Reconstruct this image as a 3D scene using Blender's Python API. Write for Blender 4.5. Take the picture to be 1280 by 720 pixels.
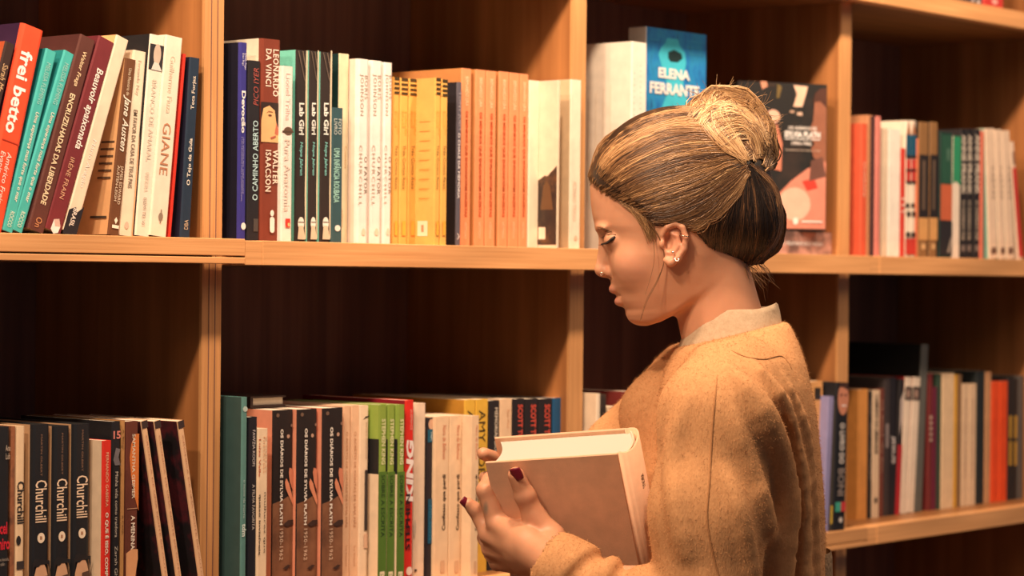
import bpy, math, random
import numpy as np
from mathutils import Vector, Matrix

# ------------------------------------------------------------------ clear
for o in list(bpy.data.objects):
    bpy.data.objects.remove(o, do_unlink=True)
scene = bpy.context.scene
COL = scene.collection
rng = random.Random(7)
np.random.seed(7)

# ------------------------------------------------------------------ camera
ZO = 1.50                       # height of the middle shelf above the floor
FPX = 3022.0                    # focal length in pixels of a 1280 wide frame
CAM = np.array([-1.9847, -1.9003, -0.0392 + ZO])
YAW, PITCH, ROLL = 0.8677, -0.0041, 0.0099
_F = np.array([math.sin(YAW) * math.cos(PITCH), math.cos(YAW) * math.cos(PITCH), math.sin(PITCH)])
_R = np.array([math.cos(YAW), -math.sin(YAW), 0.0])
_U = np.cross(_R, _F)
CR = math.cos(ROLL) * _R + math.sin(ROLL) * _U
CU = -math.sin(ROLL) * _R + math.cos(ROLL) * _U
CF = _F
cam_data = bpy.data.cameras.new('camera')
cam_data.sensor_width = 36.0
cam_data.lens = FPX * 36.0 / 1280.0
cam_data.clip_start = 0.05
cam_data.dof.use_dof = True
cam_data.dof.focus_distance = 2.52
cam_data.dof.aperture_fstop = 6.3
cam = bpy.data.objects.new('camera', cam_data)
COL.objects.link(cam)
cam.matrix_world = Matrix(((CR[0], CU[0], -CF[0], CAM[0]), (CR[1], CU[1], -CF[1], CAM[1]),
                           (CR[2], CU[2], -CF[2], CAM[2]), (0, 0, 0, 1)))
scene.camera = cam

# ------------------------------------------------------------------ world, lamps, exposure
world = bpy.data.worlds.new('room_ambient')
scene.world = world
world.use_nodes = True
bg = world.node_tree.nodes['Background']
bg.inputs['Color'].default_value = (0.60, 0.62, 0.70, 1)
bg.inputs['Strength'].default_value = 0.13

def spot(name, loc, target, power, col, radius, angle, blend=0.6):
    d = bpy.data.lights.new(name, 'SPOT')
    d.energy = power; d.color = col; d.shadow_soft_size = radius
    d.spot_size = math.radians(angle); d.spot_blend = blend
    o = bpy.data.objects.new(name, d); COL.objects.link(o)
    o.location = loc
    o.rotation_euler = (Vector(target) - Vector(loc)).to_track_quat('-Z', 'Y').to_euler()
    return o
WARM = (1.0, 0.70, 0.47)
for i, x in enumerate((-1.55, -0.95, -0.30, 0.35, 1.0)):
    spot('track_spotlight', (x, -0.46, ZO + 1.0), (x + 0.65, 0.02, ZO - 0.1), 59.0 if i < 4 else 36.0, WARM, 0.045, 120)
def area(loc, target, power, sx, sy, col):
    d = bpy.data.lights.new('soft_fill_light', 'AREA'); d.shape = 'RECTANGLE'; d.size = sx; d.size_y = sy
    d.energy = power; d.color = col
    o = bpy.data.objects.new('soft_fill_light', d); COL.objects.link(o); o.location = loc
    o.rotation_euler = (Vector(target) - Vector(loc)).to_track_quat('-Z', 'Y').to_euler()
area((-0.95, -0.66, 2.78), (0.1, -0.25, 1.3), 11.0, 1.1, 0.3, (1.0, 0.69, 0.46))  # added fill with no fixture, softens the light on her face
area((1.15, -1.45, 2.78), (0.2, -0.3, 1.3), 18.0, 1.1, 0.8, (1.0, 0.69, 0.46))  # added fill with no fixture, brightens her back

vs = scene.view_settings
vs.view_transform = 'Standard'; vs.look = 'None'; vs.gamma = 1.0; vs.use_curve_mapping = False
vs.exposure = -0.08

# ------------------------------------------------------------------ helpers
def ray(px, py):
    d = CF + CR * ((px - 640.0) / FPX) + CU * ((360.0 - py) / FPX)
    return d
def at(px, py, y):
    """world point on the vertical plane y = const (parallel to the shelf front)"""
    d = ray(px, py); t = (y - CAM[1]) / d[1]
    return CAM + d * t
def pix(P):
    d = np.asarray(P, float) - CAM; z = d @ CF
    return 640 + FPX * (d @ CR) / z, 360 - FPX * (d @ CU) / z

def lin(c):
    c = c / 255.0
    return c / 12.92 if c <= 0.04045 else ((c + 0.055) / 1.055) ** 2.4
KT = (0.86, 1.0, 1.22)
def alb(rgb):
    return tuple(min(0.86, max(0.012, lin(v) * k)) for v, k in zip(rgb, KT))

_mats = {}
def newmat(name):
    m = bpy.data.materials.new(name); m.use_nodes = True
    nt = m.node_tree
    return m, nt, nt.nodes['Principled BSDF']

def paper(rgb, rough=0.5, bump=0.06):
    """printed card or cloth with faint mottling, procedural"""
    key = ('paper', tuple(rgb), rough, bump)
    if key in _mats: return _mats[key]
    m, nt, b = newmat('print_%02x%02x%02x' % tuple(int(v) for v in rgb))
    a = alb(rgb)
    n = nt.nodes.new('ShaderNodeTexNoise'); n.inputs['Scale'].default_value = 60; n.inputs['Detail'].default_value = 4
    tc = nt.nodes.new('ShaderNodeTexCoord'); nt.links.new(tc.outputs['Object'], n.inputs['Vector'])
    r = nt.nodes.new('ShaderNodeValToRGB')
    r.color_ramp.elements[0].position = 0.3; r.color_ramp.elements[1].position = 0.75
    r.color_ramp.elements[0].color = tuple(v * 0.90 for v in a) + (1,)
    r.color_ramp.elements[1].color = tuple(min(1, v * 1.05) for v in a) + (1,)
    nt.links.new(n.outputs['Fac'], r.inputs['Fac']); nt.links.new(r.outputs['Color'], b.inputs['Base Color'])
    b.inputs['Roughness'].default_value = rough
    b.inputs['Specular IOR Level'].default_value = 0.35
    bp = nt.nodes.new('ShaderNodeBump'); bp.inputs['Strength'].default_value = bump; bp.inputs['Distance'].default_value = 0.0006
    n2 = nt.nodes.new('ShaderNodeTexNoise'); n2.inputs['Scale'].default_value = 900
    nt.links.new(tc.outputs['Object'], n2.inputs['Vector'])
    nt.links.new(n2.outputs['Fac'], bp.inputs['Height']); nt.links.new(bp.outputs['Normal'], b.inputs['Normal'])
    _mats[key] = m
    return m

def mottled(cols, scale, name, stretch=(1, 1, 1), rough=0.5, w=0):
    """patchy printed picture: noise through a colour ramp"""
    key = ('mott', name)
    if key in _mats: return _mats[key]
    m, nt, b = newmat(name)
    tc = nt.nodes.new('ShaderNodeTexCoord'); mp = nt.nodes.new('ShaderNodeMapping')
    mp.inputs['Scale'].default_value = stretch; mp.inputs['Location'].default_value = (w, w * .7, w * .3)
    n = nt.nodes.new('ShaderNodeTexNoise'); n.inputs['Scale'].default_value = scale; n.inputs['Detail'].default_value = 5
    n.inputs['Roughness'].default_value = 0.6
    r = nt.nodes.new('ShaderNodeValToRGB'); cr = r.color_ramp
    k = len(cols)
    while len(cr.elements) < k: cr.elements.new(0.5)
    for i, c in enumerate(cols):
        cr.elements[i].position = 0.32 + 0.36 * i / max(1, k - 1); cr.elements[i].color = alb(c) + (1,)
    nt.links.new(tc.outputs['Object'], mp.inputs['Vector']); nt.links.new(mp.outputs['Vector'], n.inputs['Vector'])
    nt.links.new(n.outputs['Fac'], r.inputs['Fac']); nt.links.new(r.outputs['Color'], b.inputs['Base Color'])
    b.inputs['Roughness'].default_value = rough
    _mats[key] = m
    return m

def page_mat():
    if 'page' in _mats: return _mats['page']
    m, nt, b = newmat('book_pages')
    tc = nt.nodes.new('ShaderNodeTexCoord'); mp = nt.nodes.new('ShaderNodeMapping')
    mp.inputs['Scale'].default_value = (1600, 6, 6)
    n = nt.nodes.new('ShaderNodeTexNoise'); n.inputs['Scale'].default_value = 1.0; n.inputs['Detail'].default_value = 2
    r = nt.nodes.new('ShaderNodeValToRGB')
    r.color_ramp.elements[0].color = (0.50, 0.42, 0.31, 1); r.color_ramp.elements[1].color = (0.80, 0.72, 0.60, 1)
    r.color_ramp.elements[0].position = 0.25; r.color_ramp.elements[1].position = 0.7
    nt.links.new(tc.outputs['Object'], mp.inputs['Vector']); nt.links.new(mp.outputs['Vector'], n.inputs['Vector'])
    nt.links.new(n.outputs['Fac'], r.inputs['Fac']); nt.links.new(r.outputs['Color'], b.inputs['Base Color'])
    b.inputs['Roughness'].default_value = 0.85
    _mats['page'] = m
    return m

def wood(name, light, dark, axis, across=70, along=2.2, plies=False, rough=0.42):
    m, nt, b = newmat(name)
    tc = nt.nodes.new('ShaderNodeTexCoord'); mp = nt.nodes.new('ShaderNodeMapping')
    sc = [across, across, across]; sc['xyz'.index(axis)] = along
    mp.inputs['Scale'].default_value = sc
    n = nt.nodes.new('ShaderNodeTexNoise'); n.inputs['Scale'].default_value = 1.0; n.inputs['Detail'].default_value = 6
    n.inputs['Roughness'].default_value = 0.55; n.inputs['Distortion'].default_value = 0.4
    r = nt.nodes.new('ShaderNodeValToRGB')
    r.color_ramp.elements[0].position = 0.30; r.color_ramp.elements[0].color = dark + (1,)
    r.color_ramp.elements[1].position = 0.66; r.color_ramp.elements[1].color = light + (1,)
    nt.links.new(tc.outputs['Object'], mp.inputs['Vector']); nt.links.new(mp.outputs['Vector'], n.inputs['Vector'])
    nt.links.new(n.outputs['Fac'], r.inputs['Fac'])
    # broad cathedral figure
    mp2 = nt.nodes.new('ShaderNodeMapping'); sc2 = [9, 9, 9]; sc2['xyz'.index(axis)] = 1.1
    mp2.inputs['Scale'].default_value = sc2
    n2 = nt.nodes.new('ShaderNodeTexNoise'); n2.inputs['Scale'].default_value = 1.0; n2.inputs['Detail'].default_value = 2
    wv = nt.nodes.new('ShaderNodeMath'); wv.operation = 'MULTIPLY'; wv.inputs[1].default_value = 26
    sn = nt.nodes.new('ShaderNodeMath'); sn.operation = 'SINE'
    mr = nt.nodes.new('ShaderNodeMapRange'); mr.inputs[1].default_value = -1; mr.inputs[2].default_value = 1
    mr.inputs[3].default_value = 0.80; mr.inputs[4].default_value = 1.05
    nt.links.new(tc.outputs['Object'], mp2.inputs['Vector']); nt.links.new(mp2.outputs['Vector'], n2.inputs['Vector'])
    nt.links.new(n2.outputs['Fac'], wv.inputs[0]); nt.links.new(wv.outputs[0], sn.inputs[0]); nt.links.new(sn.outputs[0], mr.inputs[0])
    mx = nt.nodes.new('ShaderNodeVectorMath'); mx.operation = 'SCALE'
    nt.links.new(r.outputs['Color'], mx.inputs[0]); nt.links.new(mr.outputs[0], mx.inputs['Scale'])
    nt.links.new(mx.outputs[0], b.inputs['Base Color'])
    b.inputs['Roughness'].default_value = rough
    bp = nt.nodes.new('ShaderNodeBump'); bp.inputs['Strength'].default_value = 0.25; bp.inputs['Distance'].default_value = 0.0008
    nt.links.new(n.outputs['Fac'], bp.inputs['Height']); nt.links.new(bp.outputs['Normal'], b.inputs['Normal'])
    return m
OAK_L, OAK_D = (0.34, 0.15, 0.052), (0.24, 0.098, 0.032)
M_SHELF = wood('oak_shelf', OAK_L, OAK_D, 'x')
M_UP = wood('oak_upright', (0.43, 0.185, 0.064), (0.30, 0.118, 0.038), 'z', across=45)
M_EDGE = wood('ply_edge', (0.80, 0.42, 0.18), (0.62, 0.30, 0.115), 'x', across=260, along=5)
M_UPEDGE = wood('ply_upright_edge', (0.74, 0.385, 0.16), (0.54, 0.26, 0.095), 'z', across=240, along=5)
M_BACK = wood('dark_back_wood', (0.28, 0.135, 0.10), (0.17, 0.085, 0.068), 'z', across=60, along=1.6, rough=0.55)  # darker wood tone than the uprights, also used for ply grooves

# ---- mesh helpers
def mesh_obj(name, verts, faces, mats, parent=None, mi=None, smooth=False):
    me = bpy.data.meshes.new(name)
    me.from_pydata([tuple(v) for v in verts], [], [tuple(f) for f in faces])
    if not isinstance(mats, (list, tuple)): mats = [mats]
    for m in mats: me.materials.append(m)
    if mi is not None: me.polygons.foreach_set('material_index', mi)
    if smooth: me.polygons.foreach_set('use_smooth', [True] * len(me.polygons))
    me.update()
    o = bpy.data.objects.new(name, me); COL.objects.link(o)
    if parent is not None: o.parent = parent
    return o
def box_vf(x0, x1, y0, y1, z0, z1, bev=0.0):
    if bev <= 0:
        v = [(x, y, z) for z in (z0, z1) for y in (y0, y1) for x in (x0, x1)]
        f = [(0, 2, 3, 1), (4, 5, 7, 6), (0, 1, 5, 4), (2, 6, 7, 3), (0, 4, 6, 2), (1, 3, 7, 5)]
        return v, f
    # chamfered box: 24 corners
    b = bev; v = []; idx = {}
    for sx in (0, 1):
        for sy in (0, 1):
            for sz in (0, 1):
                X = (x0, x1)[sx]; Y = (y0, y1)[sy]; Z = (z0, z1)[sz]
                dx = b if sx == 0 else -b; dy = b if sy == 0 else -b; dz = b if sz == 0 else -b
                idx[sx, sy, sz, 'x'] = len(v); v.append((X, Y + dy, Z + dz))
                idx[sx, sy, sz, 'y'] = len(v); v.append((X + dx, Y, Z + dz))
                idx[sx, sy, sz, 'z'] = len(v); v.append((X + dx, Y + dy, Z))
    f = []
    for s in (0, 1):
        f.append([idx[s, 0, 0, 'x'], idx[s, 1, 0, 'x'], idx[s, 1, 1, 'x'], idx[s, 0, 1, 'x']])
        f.append([idx[0, s, 0, 'y'], idx[1, s, 0, 'y'], idx[1, s, 1, 'y'], idx[0, s, 1, 'y']])
        f.append([idx[0, 0, s, 'z'], idx[1, 0, s, 'z'], idx[1, 1, s, 'z'], idx[0, 1, s, 'z']])
    for a in (0, 1):
        for c in (0, 1):
            f.append([idx[a, c, 0, 'x'], idx[a, c, 1, 'x'], idx[a, c, 1, 'y'], idx[a, c, 0, 'y']])
            f.append([idx[a, 0, c, 'x'], idx[a, 1, c, 'x'], idx[a, 1, c, 'z'], idx[a, 0, c, 'z']])
            f.append([idx[0, a, c, 'y'], idx[1, a, c, 'y'], idx[1, a, c, 'z'], idx[0, a, c, 'z']])
            for e in (0, 1):
                pass
    for a in (0, 1):
        for c in (0, 1):
            for e in (0, 1):
                f.append([idx[a, c, e, 'x'], idx[a, c, e, 'y'], idx[a, c, e, 'z']])
    # orient outward
    cx, cy, cz = (x0 + x1) / 2, (y0 + y1) / 2, (z0 + z1) / 2
    out = []
    for q in f:
        p = [Vector(v[i]) for i in q]
        n = (p[1] - p[0]).cross(p[2] - p[0]); m = sum(p, Vector()) / len(p) - Vector((cx, cy, cz))
        out.append(q if n.dot(m) > 0 else q[::-1])
    return v, out
def box(name, x0, x1, y0, y1, z0, z1, mat, parent=None, bev=0.0):
    v, f = box_vf(x0, x1, y0, y1, z0, z1, bev)
    return mesh_obj(name, v, f, mat, parent)
def empty(name, loc, rz=0.0):
    o = bpy.data.objects.new(name, None); COL.objects.link(o); o.location = loc; o.rotation_euler = (0, 0, rz)
    o.empty_display_size = 0.05
    return o
def tag(o, label, cat, group=None, kind=None):
    o['label'] = label
    if cat: o['category'] = cat
    if group: o['group'] = group
    if kind: o['kind'] = kind

# ------------------------------------------------------------------ room
M_FLOOR = wood('floor_boards', (0.20, 0.11, 0.06), (0.12, 0.065, 0.035), 'x', across=20)
M_WALL = paper((190, 170, 150), 0.9)
fl = empty('floor', (0, 0, 0)); fl['kind'] = 'structure'
k = 0
for j in range(26):
    box('plank', -3.5, 3.2, -3.6 + j * 0.155, -3.6 + j * 0.155 + 0.153, -0.02, 0.0, M_FLOOR, fl)
wb = box('wall_back', -3.5, 3.2, 0.36, 0.43, 0, 2.9, M_WALL); wb['kind'] = 'structure'

# ------------------------------------------------------------------ bookcase bays
X1, W, TP, TH = -0.2151, 0.6301, 0.0282, 0.0268
DEP, REC = 0.33, 0.037
bay_labels = ['open oak bookcase bay at far left with leaning red, teal and maroon books',
              'open oak bookcase bay holding yellow, salmon and white paperbacks left of the woman',
              'open oak bookcase bay behind the woman with a blue book displayed',
              'open oak bookcase bay at far right of the photo, out of focus']
for u in range(4):
    xl = X1 + (u - 1) * W + TP; xr = X1 + u * W
    root = empty('bookcase', (xl, 0, 0)); tag(root, bay_labels[u], 'bookcase', 'oak bookcase bays')
    def part(name, x0, x1, y0, y1, z0, z1, mat, bev=0.0, par=root):
        return box(name, x0 - xl, x1 - xl, y0, y1, z0, z1, mat, par, bev)
    ups = [(xr, xr + TP)] + ([(xl - TP, xl)] if u == 0 else [])
    for a, b in ups:
        up = part('upright', a, b, REC + 0.004, DEP, 0.0, ZO + 0.82, M_UP)
        e = part('edge_strip', a, b, REC, REC + 0.004, 0.0, ZO + 0.82, M_UPEDGE)
        e.parent = up
        if u == 0:
            for gx in (0.0095, 0.0185):
                g = part('ply_groove', a + gx, a + gx + 0.0011, REC - 0.0004, REC + 0.002, 0.0, ZO + 0.82, M_BACK); g.parent = up
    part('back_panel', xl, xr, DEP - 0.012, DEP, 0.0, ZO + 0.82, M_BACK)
    dz = 0.0 if u == 0 else -0.0012
    for z in (-1.2, -0.8, -0.4, 0.0, 0.4, 0.82):
        z += ZO + dz
        lo = z - TH
        sh = part('shelf', xl, xr, 0.022, DEP - 0.012, lo, z, M_SHELF)
        # facing strip with its lapped end block, running in front of the upright
        xs0 = xl if u else xl - TP
        xs1 = xr + TP
        bw = 0.026
        def sub(name, x0, x1, y0, y1, z0, z1, mat, bev=0.0006):
            o = part(name, x0, x1, y0, y1, z0, z1, mat, bev); o.parent = sh
        sub('end_block', xs0, xs0 + bw, 0.0006, 0.022, lo, z - 0.0004, M_EDGE)
        if (u == 0) or (u == 2 and z < ZO - 0.2):
            sub('edge_band', xs0 + bw, xs1, 0, 0.022, lo + 0.0085, z, M_EDGE)
            sub('edge_band', xs0 + bw, xs1, 0, 0.022, lo, lo + 0.0068, M_EDGE)
        else:
            sub('edge_band', xs0 + bw, xs1, 0, 0.022, lo, z, M_EDGE)

# ------------------------------------------------------------------ books
def text_mesh(body, bold=0.0, shear=0.0, space=1.0):
    cu = bpy.data.curves.new('t', 'FONT'); cu.body = body; cu.resolution_u = 2
    cu.offset = bold; cu.shear = shear; cu.space_character = space; cu.space_line = 0.95
    cu.align_x = 'LEFT'
    ob = bpy.data.objects.new('t', cu); COL.objects.link(ob)
    me = bpy.data.meshes.new_from_object(ob)
    bpy.data.objects.remove(ob, do_unlink=True); bpy.data.curves.remove(cu)
    n = len(me.vertices); co = np.empty(n * 3); me.vertices.foreach_get('co', co); co = co.reshape(-1, 3)[:, :2]
    faces = [tuple(p.vertices) for p in me.polygons]
    bpy.data.meshes.remove(me)
    if n == 0: return co, faces
    co = co - co.min(0); co /= np.maximum(co.max(0), 1e-9)
    return co, faces

def poly_fan(pts):
    return [tuple(range(len(pts)))]

class Face:
    """maps (u, v) in metres on one outside face of a book: u along width, v up, to book-local xyz"""
    def __init__(s, kind, th, dp, h):
        s.kind, s.th, s.dp, s.h = kind, th, dp, h
    def p(s, u, v, lift):
        if s.kind == 'spine': return (u, -lift, v)
        if s.kind == 'right': return (s.th + lift, u, v)
        if s.kind == 'left': return (-lift, s.dp - u, v)
        if s.kind == 'front': return (u, -lift, v)
def decorate(root, face, decs, wid, zf):
    """decs measured by photo rows; zf(row) -> metres up the book"""
    n = 0
    for d in decs:
        lift = 0.00035 + 0.00012 * n; n += 1
        k = d[0]
        if k == 't':
            _, body, r0, r1, u0, u1, col, dr = d[:8]
            opt = d[8] if len(d) > 8 else {}
            co, fc = text_mesh(body, opt.get('bold', 0.0), opt.get('shear', 0.0), opt.get('space', 1.0))
            if len(co) == 0: continue
            z0, z1 = zf(r0), zf(r1)          # z0 top, z1 bottom
            V = []
            for a, b in co:
                if dr == 'd': V.append(face.p((u0 + (u1 - u0) * b) * wid, z0 + (z1 - z0) * a, lift))
                elif dr == 'u': V.append(face.p((u1 - (u1 - u0) * b) * wid, z1 + (z0 - z1) * a, lift))
                else: V.append(face.p((u0 + (u1 - u0) * a) * wid, z1 + (z0 - z1) * b, lift))
            mesh_obj('lettering', V, fc, paper(col), root)
        else:
            if k == 'r':
                _, r0, r1, u0, u1, col = d[:6]
                P = [(u0, r1), (u1, r1), (u1, r0), (u0, r0)]
            elif k == 'e':
                _, r0, r1, u0, u1, col = d[:6]
                P = [((u0 + u1) / 2 + (u1 - u0) / 2 * math.cos(t), (r0 + r1) / 2 + (r1 - r0) / 2 * math.sin(t))
                     for t in [2 * math.pi * i / 20 for i in range(20)]]
            else:
                P, col = d[1], d[2]
            V = [face.p(u * wid, zf(r), lift) for u, r in P]
            m = paper(col) if isinstance(col, tuple) else col
            mesh_obj('printed_patch', V, [tuple(range(len(V)))], m, root)

def build_book(name, loc, th, dp, h, spine, side, hard=False, rot=(0, 0, 0), inset=None):
    root = empty(name, loc); root.rotation_euler = rot
    bt = 0.0026 if hard else 0.0008
    bt = min(bt, th * 0.22)
    rb = min(th * 0.22, 0.004 if hard else 0.0016)
    outer = [(0, dp), (0, rb), (rb * 0.3, rb * 0.3), (rb, 0), (th - rb, 0), (th - rb * 0.3, rb * 0.3), (th, rb), (th, dp)]
    inner = [(bt, dp), (bt, max(rb, bt)), (bt + rb * .2, bt + rb * .1), (max(rb, bt), bt), (th - max(rb, bt), bt), (th - bt - rb * .2, bt + rb * .1), (th - bt, max(rb, bt)), (th - bt, dp)]
    n = len(outer); V = []; Fc = []; mi = []
    for z in (0, h):
        V += [(x, y, z) for x, y in outer]; V += [(x, y, z) for x, y in inner]
    for i in range(n - 1):
        Fc.append((i, i + 1, 2 * n + i + 1, 2 * n + i)); mi.append(1 if i == 0 else (2 if i == n - 2 else 0))
        Fc.append((n + i + 1, n + i, 3 * n + i, 3 * n + i + 1)); mi.append(0)
        Fc.append((i + 1, i, n + i, n + i + 1)); mi.append(0)
        Fc.append((2 * n + i, 2 * n + i + 1, 3 * n + i + 1, 3 * n + i)); mi.append(0)
    Fc.append((0, 2 * n, 3 * n, n)); mi.append(1)
    Fc.append((n - 1, 2 * n - 1, 4 * n - 1, 3 * n - 1)); mi.append(0)
    left, right = (side if isinstance(side, list) else [side, side])
    ms = [m if not isinstance(m, tuple) else paper(m) for m in (spine, left, right)]
    mesh_obj('cover', V, Fc, ms, root, mi)
    ins = (0.003 if hard else 0.0005) if inset is None else inset
    v, f = box_vf(bt, th - bt, bt + 0.0006, dp - ins, ins, h - ins)
    mesh_obj('pages', v, f, page_mat(), root)
    return root

ROWZ = {'A': 0.0, 'B': -0.0012, 'C': -0.0012, 'D': -0.0012, 'a': -0.4, 'b': -0.4012, 'c': -0.4012, 'd': -0.4012, 'T': 0.3988}
GROUPS = {'A': 'books on the upper shelf of the far left bay', 'B': 'books on the upper shelf left of the woman',
          'C': 'books on the shelf behind her head', 'D': 'books on the upper shelf of the far right bay',
          'a': 'books on the lower shelf of the far left bay', 'b': 'books on the lower shelf left of the woman',
          'c': 'books on the lower shelf behind the woman', 'd': 'books on the lower shelf of the far right bay',
          'T': 'books on the top shelf of the far right bay'}
def book(row, xl, xr, top, spine, label, s=0.035, side=None, lean=None, d=0.15, hard=False, decs=(), ldecs=(), group=None):
    z0 = ROWZ[row] + ZO
    side = side if side is not None else spine
    A = at(xl, top, s); B = at(xr, top, s)
    th = abs(B[0] - A[0])
    ang = 0.0
    if lean:
        L = at(lean[0], lean[1], s)
        ang = math.atan2(A[0] - L[0], A[2] - L[2])
        th = th / math.cos(ang)
    zlow = z0 + (th * math.sin(ang) if ang > 0 else 0.0)
    h = (A[2] - zlow) / math.cos(ang)
    gap = 0.0004
    bx = A[0] - (A[2] - zlow) * math.tan(ang)
    root = build_book('hardcover_book' if hard else 'paperback_book', (bx + gap, s, zlow), th - 2 * gap, d, h, spine, side, hard, (0, ang, 0))
    tag(root, label, 'book', group or GROUPS[row])
    bpix = pix((bx, s, zlow))
    zf = lambda r: h * (1 - (r - top) / (bpix[1] - top))
    if decs: decorate(root, Face('spine', th, d, h), decs, th, zf)
    if ldecs: decorate(root, Face('left', th, d, h), ldecs, 1.0, zf)
    return root

WHT = (250, 232, 208); CRM = (244, 214, 176); BLK = (34, 32, 34)
MV = lambda n: mottled([(28, 24, 26), (40, 30, 32), (96, 34, 38), (60, 34, 34)], 28, 'speckled_dark_red_cover', w=n)
# ---- far left bay, upper shelf (leaning)
book('A', 7, 19.5, 51, (58, 38, 32), 'dark brown book cut off by the left edge of the photo, upper shelf', lean=(-50, 288), s=0.03,
     side=(200, 90, 50), decs=[('t', 'Sarah Ms', 78, 112, .25, .75, (214, 170, 120), 'd', {'shear': .2})])
book('A', 28, 56, 28, (243, 78, 42), 'thick bright red book with big white lettering, leaning at far left', lean=(-27, 290), s=0.03, side=(62, 34, 58), d=.16, hard=True,
     decs=[('t', 'frei betto', 60, 163, .18, .70, (250, 236, 226), 'd', {'bold': .025}),
           ('r', 172, 173.5, .15, .9, (190, 60, 35)),
           ('t', 'Américo Freire e\nEvanize Sydow', 186, 262, .15, .68, (250, 226, 200), 'd', {'shear': .15})])
for i, (a, b, t, l, lab) in enumerate(((58, 71.5, 60, (2, 288), 'left one of two leaning teal paperbacks beside the bright red book'),
                                     (80.5, 93.5, 62, (14, 289), 'right one of two leaning teal paperbacks, touching the brown book'))):
    book('A', a, b, t, (72, 176, 160), lab, lean=l, s=0.032, side=(38, 132, 124),
         decs=[('t', 'MELISSA FLEMING', 76, 128, .30, .68, (160, 206, 186), 'd'),
               ('t', 'Uma esperança mais forte que o mar', 138, 250, .30, .70, (240, 230, 200), 'd', {'shear': .15, 'bold': .01}),
               ('t', 'ROCCO', 262, 281, .30, .66, (220, 220, 190), 'd')])
book('A', 101, 120, 42, (94, 50, 40), 'dark brown leaning paperback with cream capitals between teal and maroon books', lean=(34, 288), s=0.03, side=(84, 44, 38), d=.16,
     decs=[('t', 'Walter Fraga', 60, 104, .32, .62, (238, 200, 150), 'd', {'shear': .15, 'bold': .01}),
           ('t', 'ENCRUZILHADAS DA LIBERDADE', 114, 252, .30, .62, (240, 208, 160), 'd', {'bold': .02}),
           ('t', 'On', 268, 280, .3, .66, (210, 140, 90), 'd')])
book('A', 124, 143.5, 44, (118, 42, 44), 'maroon leaning paperback with white serif title and a white cube emblem', lean=(55, 288), s=0.03, side=(104, 38, 42), d=.16,
     decs=[('t', 'Beauvoir apaixonada', 81, 182, .26, .78, (246, 226, 204), 'd', {'shear': .12, 'bold': .015}),
           ('t', 'IRÈNE FRAIN', 194, 245, .30, .62, (222, 160, 120), 'd'),
           ('p', [(.30, 283), (.34, 271), (.62, 268), (.80, 276), (.76, 284), (.52, 287)], (240, 224, 206)),
           ('p', [(.34, 271), (.62, 268), (.80, 276), (.50, 278)], (206, 170, 150))])
book('A', 146, 161.5, 43, (238, 206, 170), 'plain cream leaning book with a black foot, last of the slanted books', lean=(78, 289), s=0.03, side=(240, 170, 110), d=.15,
     decs=[('t', 'Mário Aragão', 172, 232, .25, .62, (252, 232, 208), 'd', {'shear': .1}),
           ('p', [(0, 291), (1, 291), (1, 252), (.6, 262), (.45, 256), (0, 262)], (36, 32, 36)),
           ('t', 'BRASIL', 258, 280, .3, .62, (240, 220, 196), 'd', {'bold': .01})])
book('A', 157, 170.8, 72, (110, 66, 38), 'short brown paperback with a white handwritten title, tilted beside a gap', lean=(134.6, 292), s=0.03, side=(228, 170, 112),
     decs=[('t', 'Uma Memória de', 84, 118, .35, .62, (230, 200, 160), 'd'),
           ('t', 'Jane Austen', 118, 188, .10, .80, (246, 226, 196), 'd', {'shear': .35, 'bold': .012}),
           ('t', 'JAMES EDWARD\nAUSTEN-LEIGH', 206, 254, .2, .75, (236, 206, 168), 'd'),
           ('p', [(.4, 274), (.55, 270), (.7, 274), (.55, 279)], (246, 226, 196)), ('r', 280, 284, .25, .85, (246, 226, 196))],
     ldecs=[('r', 176 + 9 * i, 178.5 + 9 * i, .125, .146, (96, 70, 50)) for i in range(6)] + [('r', 270, 273, .120, .146, (70, 56, 46))])
book('A', 167, 183.5, 62, (244, 214, 176), 'cream paperback with grey capitals right of the brown handwritten-title book', lean=(149, 293), s=0.032,
     decs=[('t', 'Fernando Noy', 74, 118, .30, .62, (206, 176, 146), 'd'),
           ('t', 'EM FAVOR DA CASA DE TEUS PAIS', 136, 234, .32, .62, (120, 96, 76), 'd', {'bold': .01}), ('e', 276, 285, .3, .6, (210, 180, 150))])
book('A', 183.5, 188, 74, (240, 168, 112), 'very thin peach booklet between two cream books', lean=(164, 294), s=0.032)
book('A', 188, 206.5, 42, (246, 222, 190), 'tall cream paperback with a black and white portrait photo on its spine', lean=(168.6, 294), s=0.028, side=(40, 36, 36),
     decs=[('r', 54, 86, .02, .98, (46, 42, 42)), ('e', 53, 80, .28, .78, (206, 178, 150)), ('p', [(.2, 86), (.35, 76), (.66, 77), (.9, 86)], (226, 206, 184)),
           ('t', 'BRANCO DE AMARAL', 98, 200, .32, .60, (226, 200, 170), 'd'), ('t', 'PEREIRA', 214, 238, .34, .56, (220, 196, 166), 'd'),
           ('t', 'BEM-TE-VI', 246, 280, .34, .54, (160, 136, 116), 'd')])
book('A', 207.5, 229, 43, (248, 222, 188), 'cream book with five large copper capitals beside a red spine', lean=(186.5, 294), s=0.026, hard=False,
     decs=[('t', 'Guilherme Fiuza', 68, 140, .34, .62, (228, 200, 166), 'd'),
           ('t', 'GIANE', 152, 217, .24, .70, (200, 132, 92), 'd'),
           ('e', 264, 274, .40, .66, (150, 124, 100)), ('r', 260, 277, .50, .56, (150, 124, 100))])
book('A', 229, 233.2, 67, (232, 58, 40), 'thin red booklet squeezed between the cream capitals book and the navy book', lean=(210, 294), s=0.03)
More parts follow.
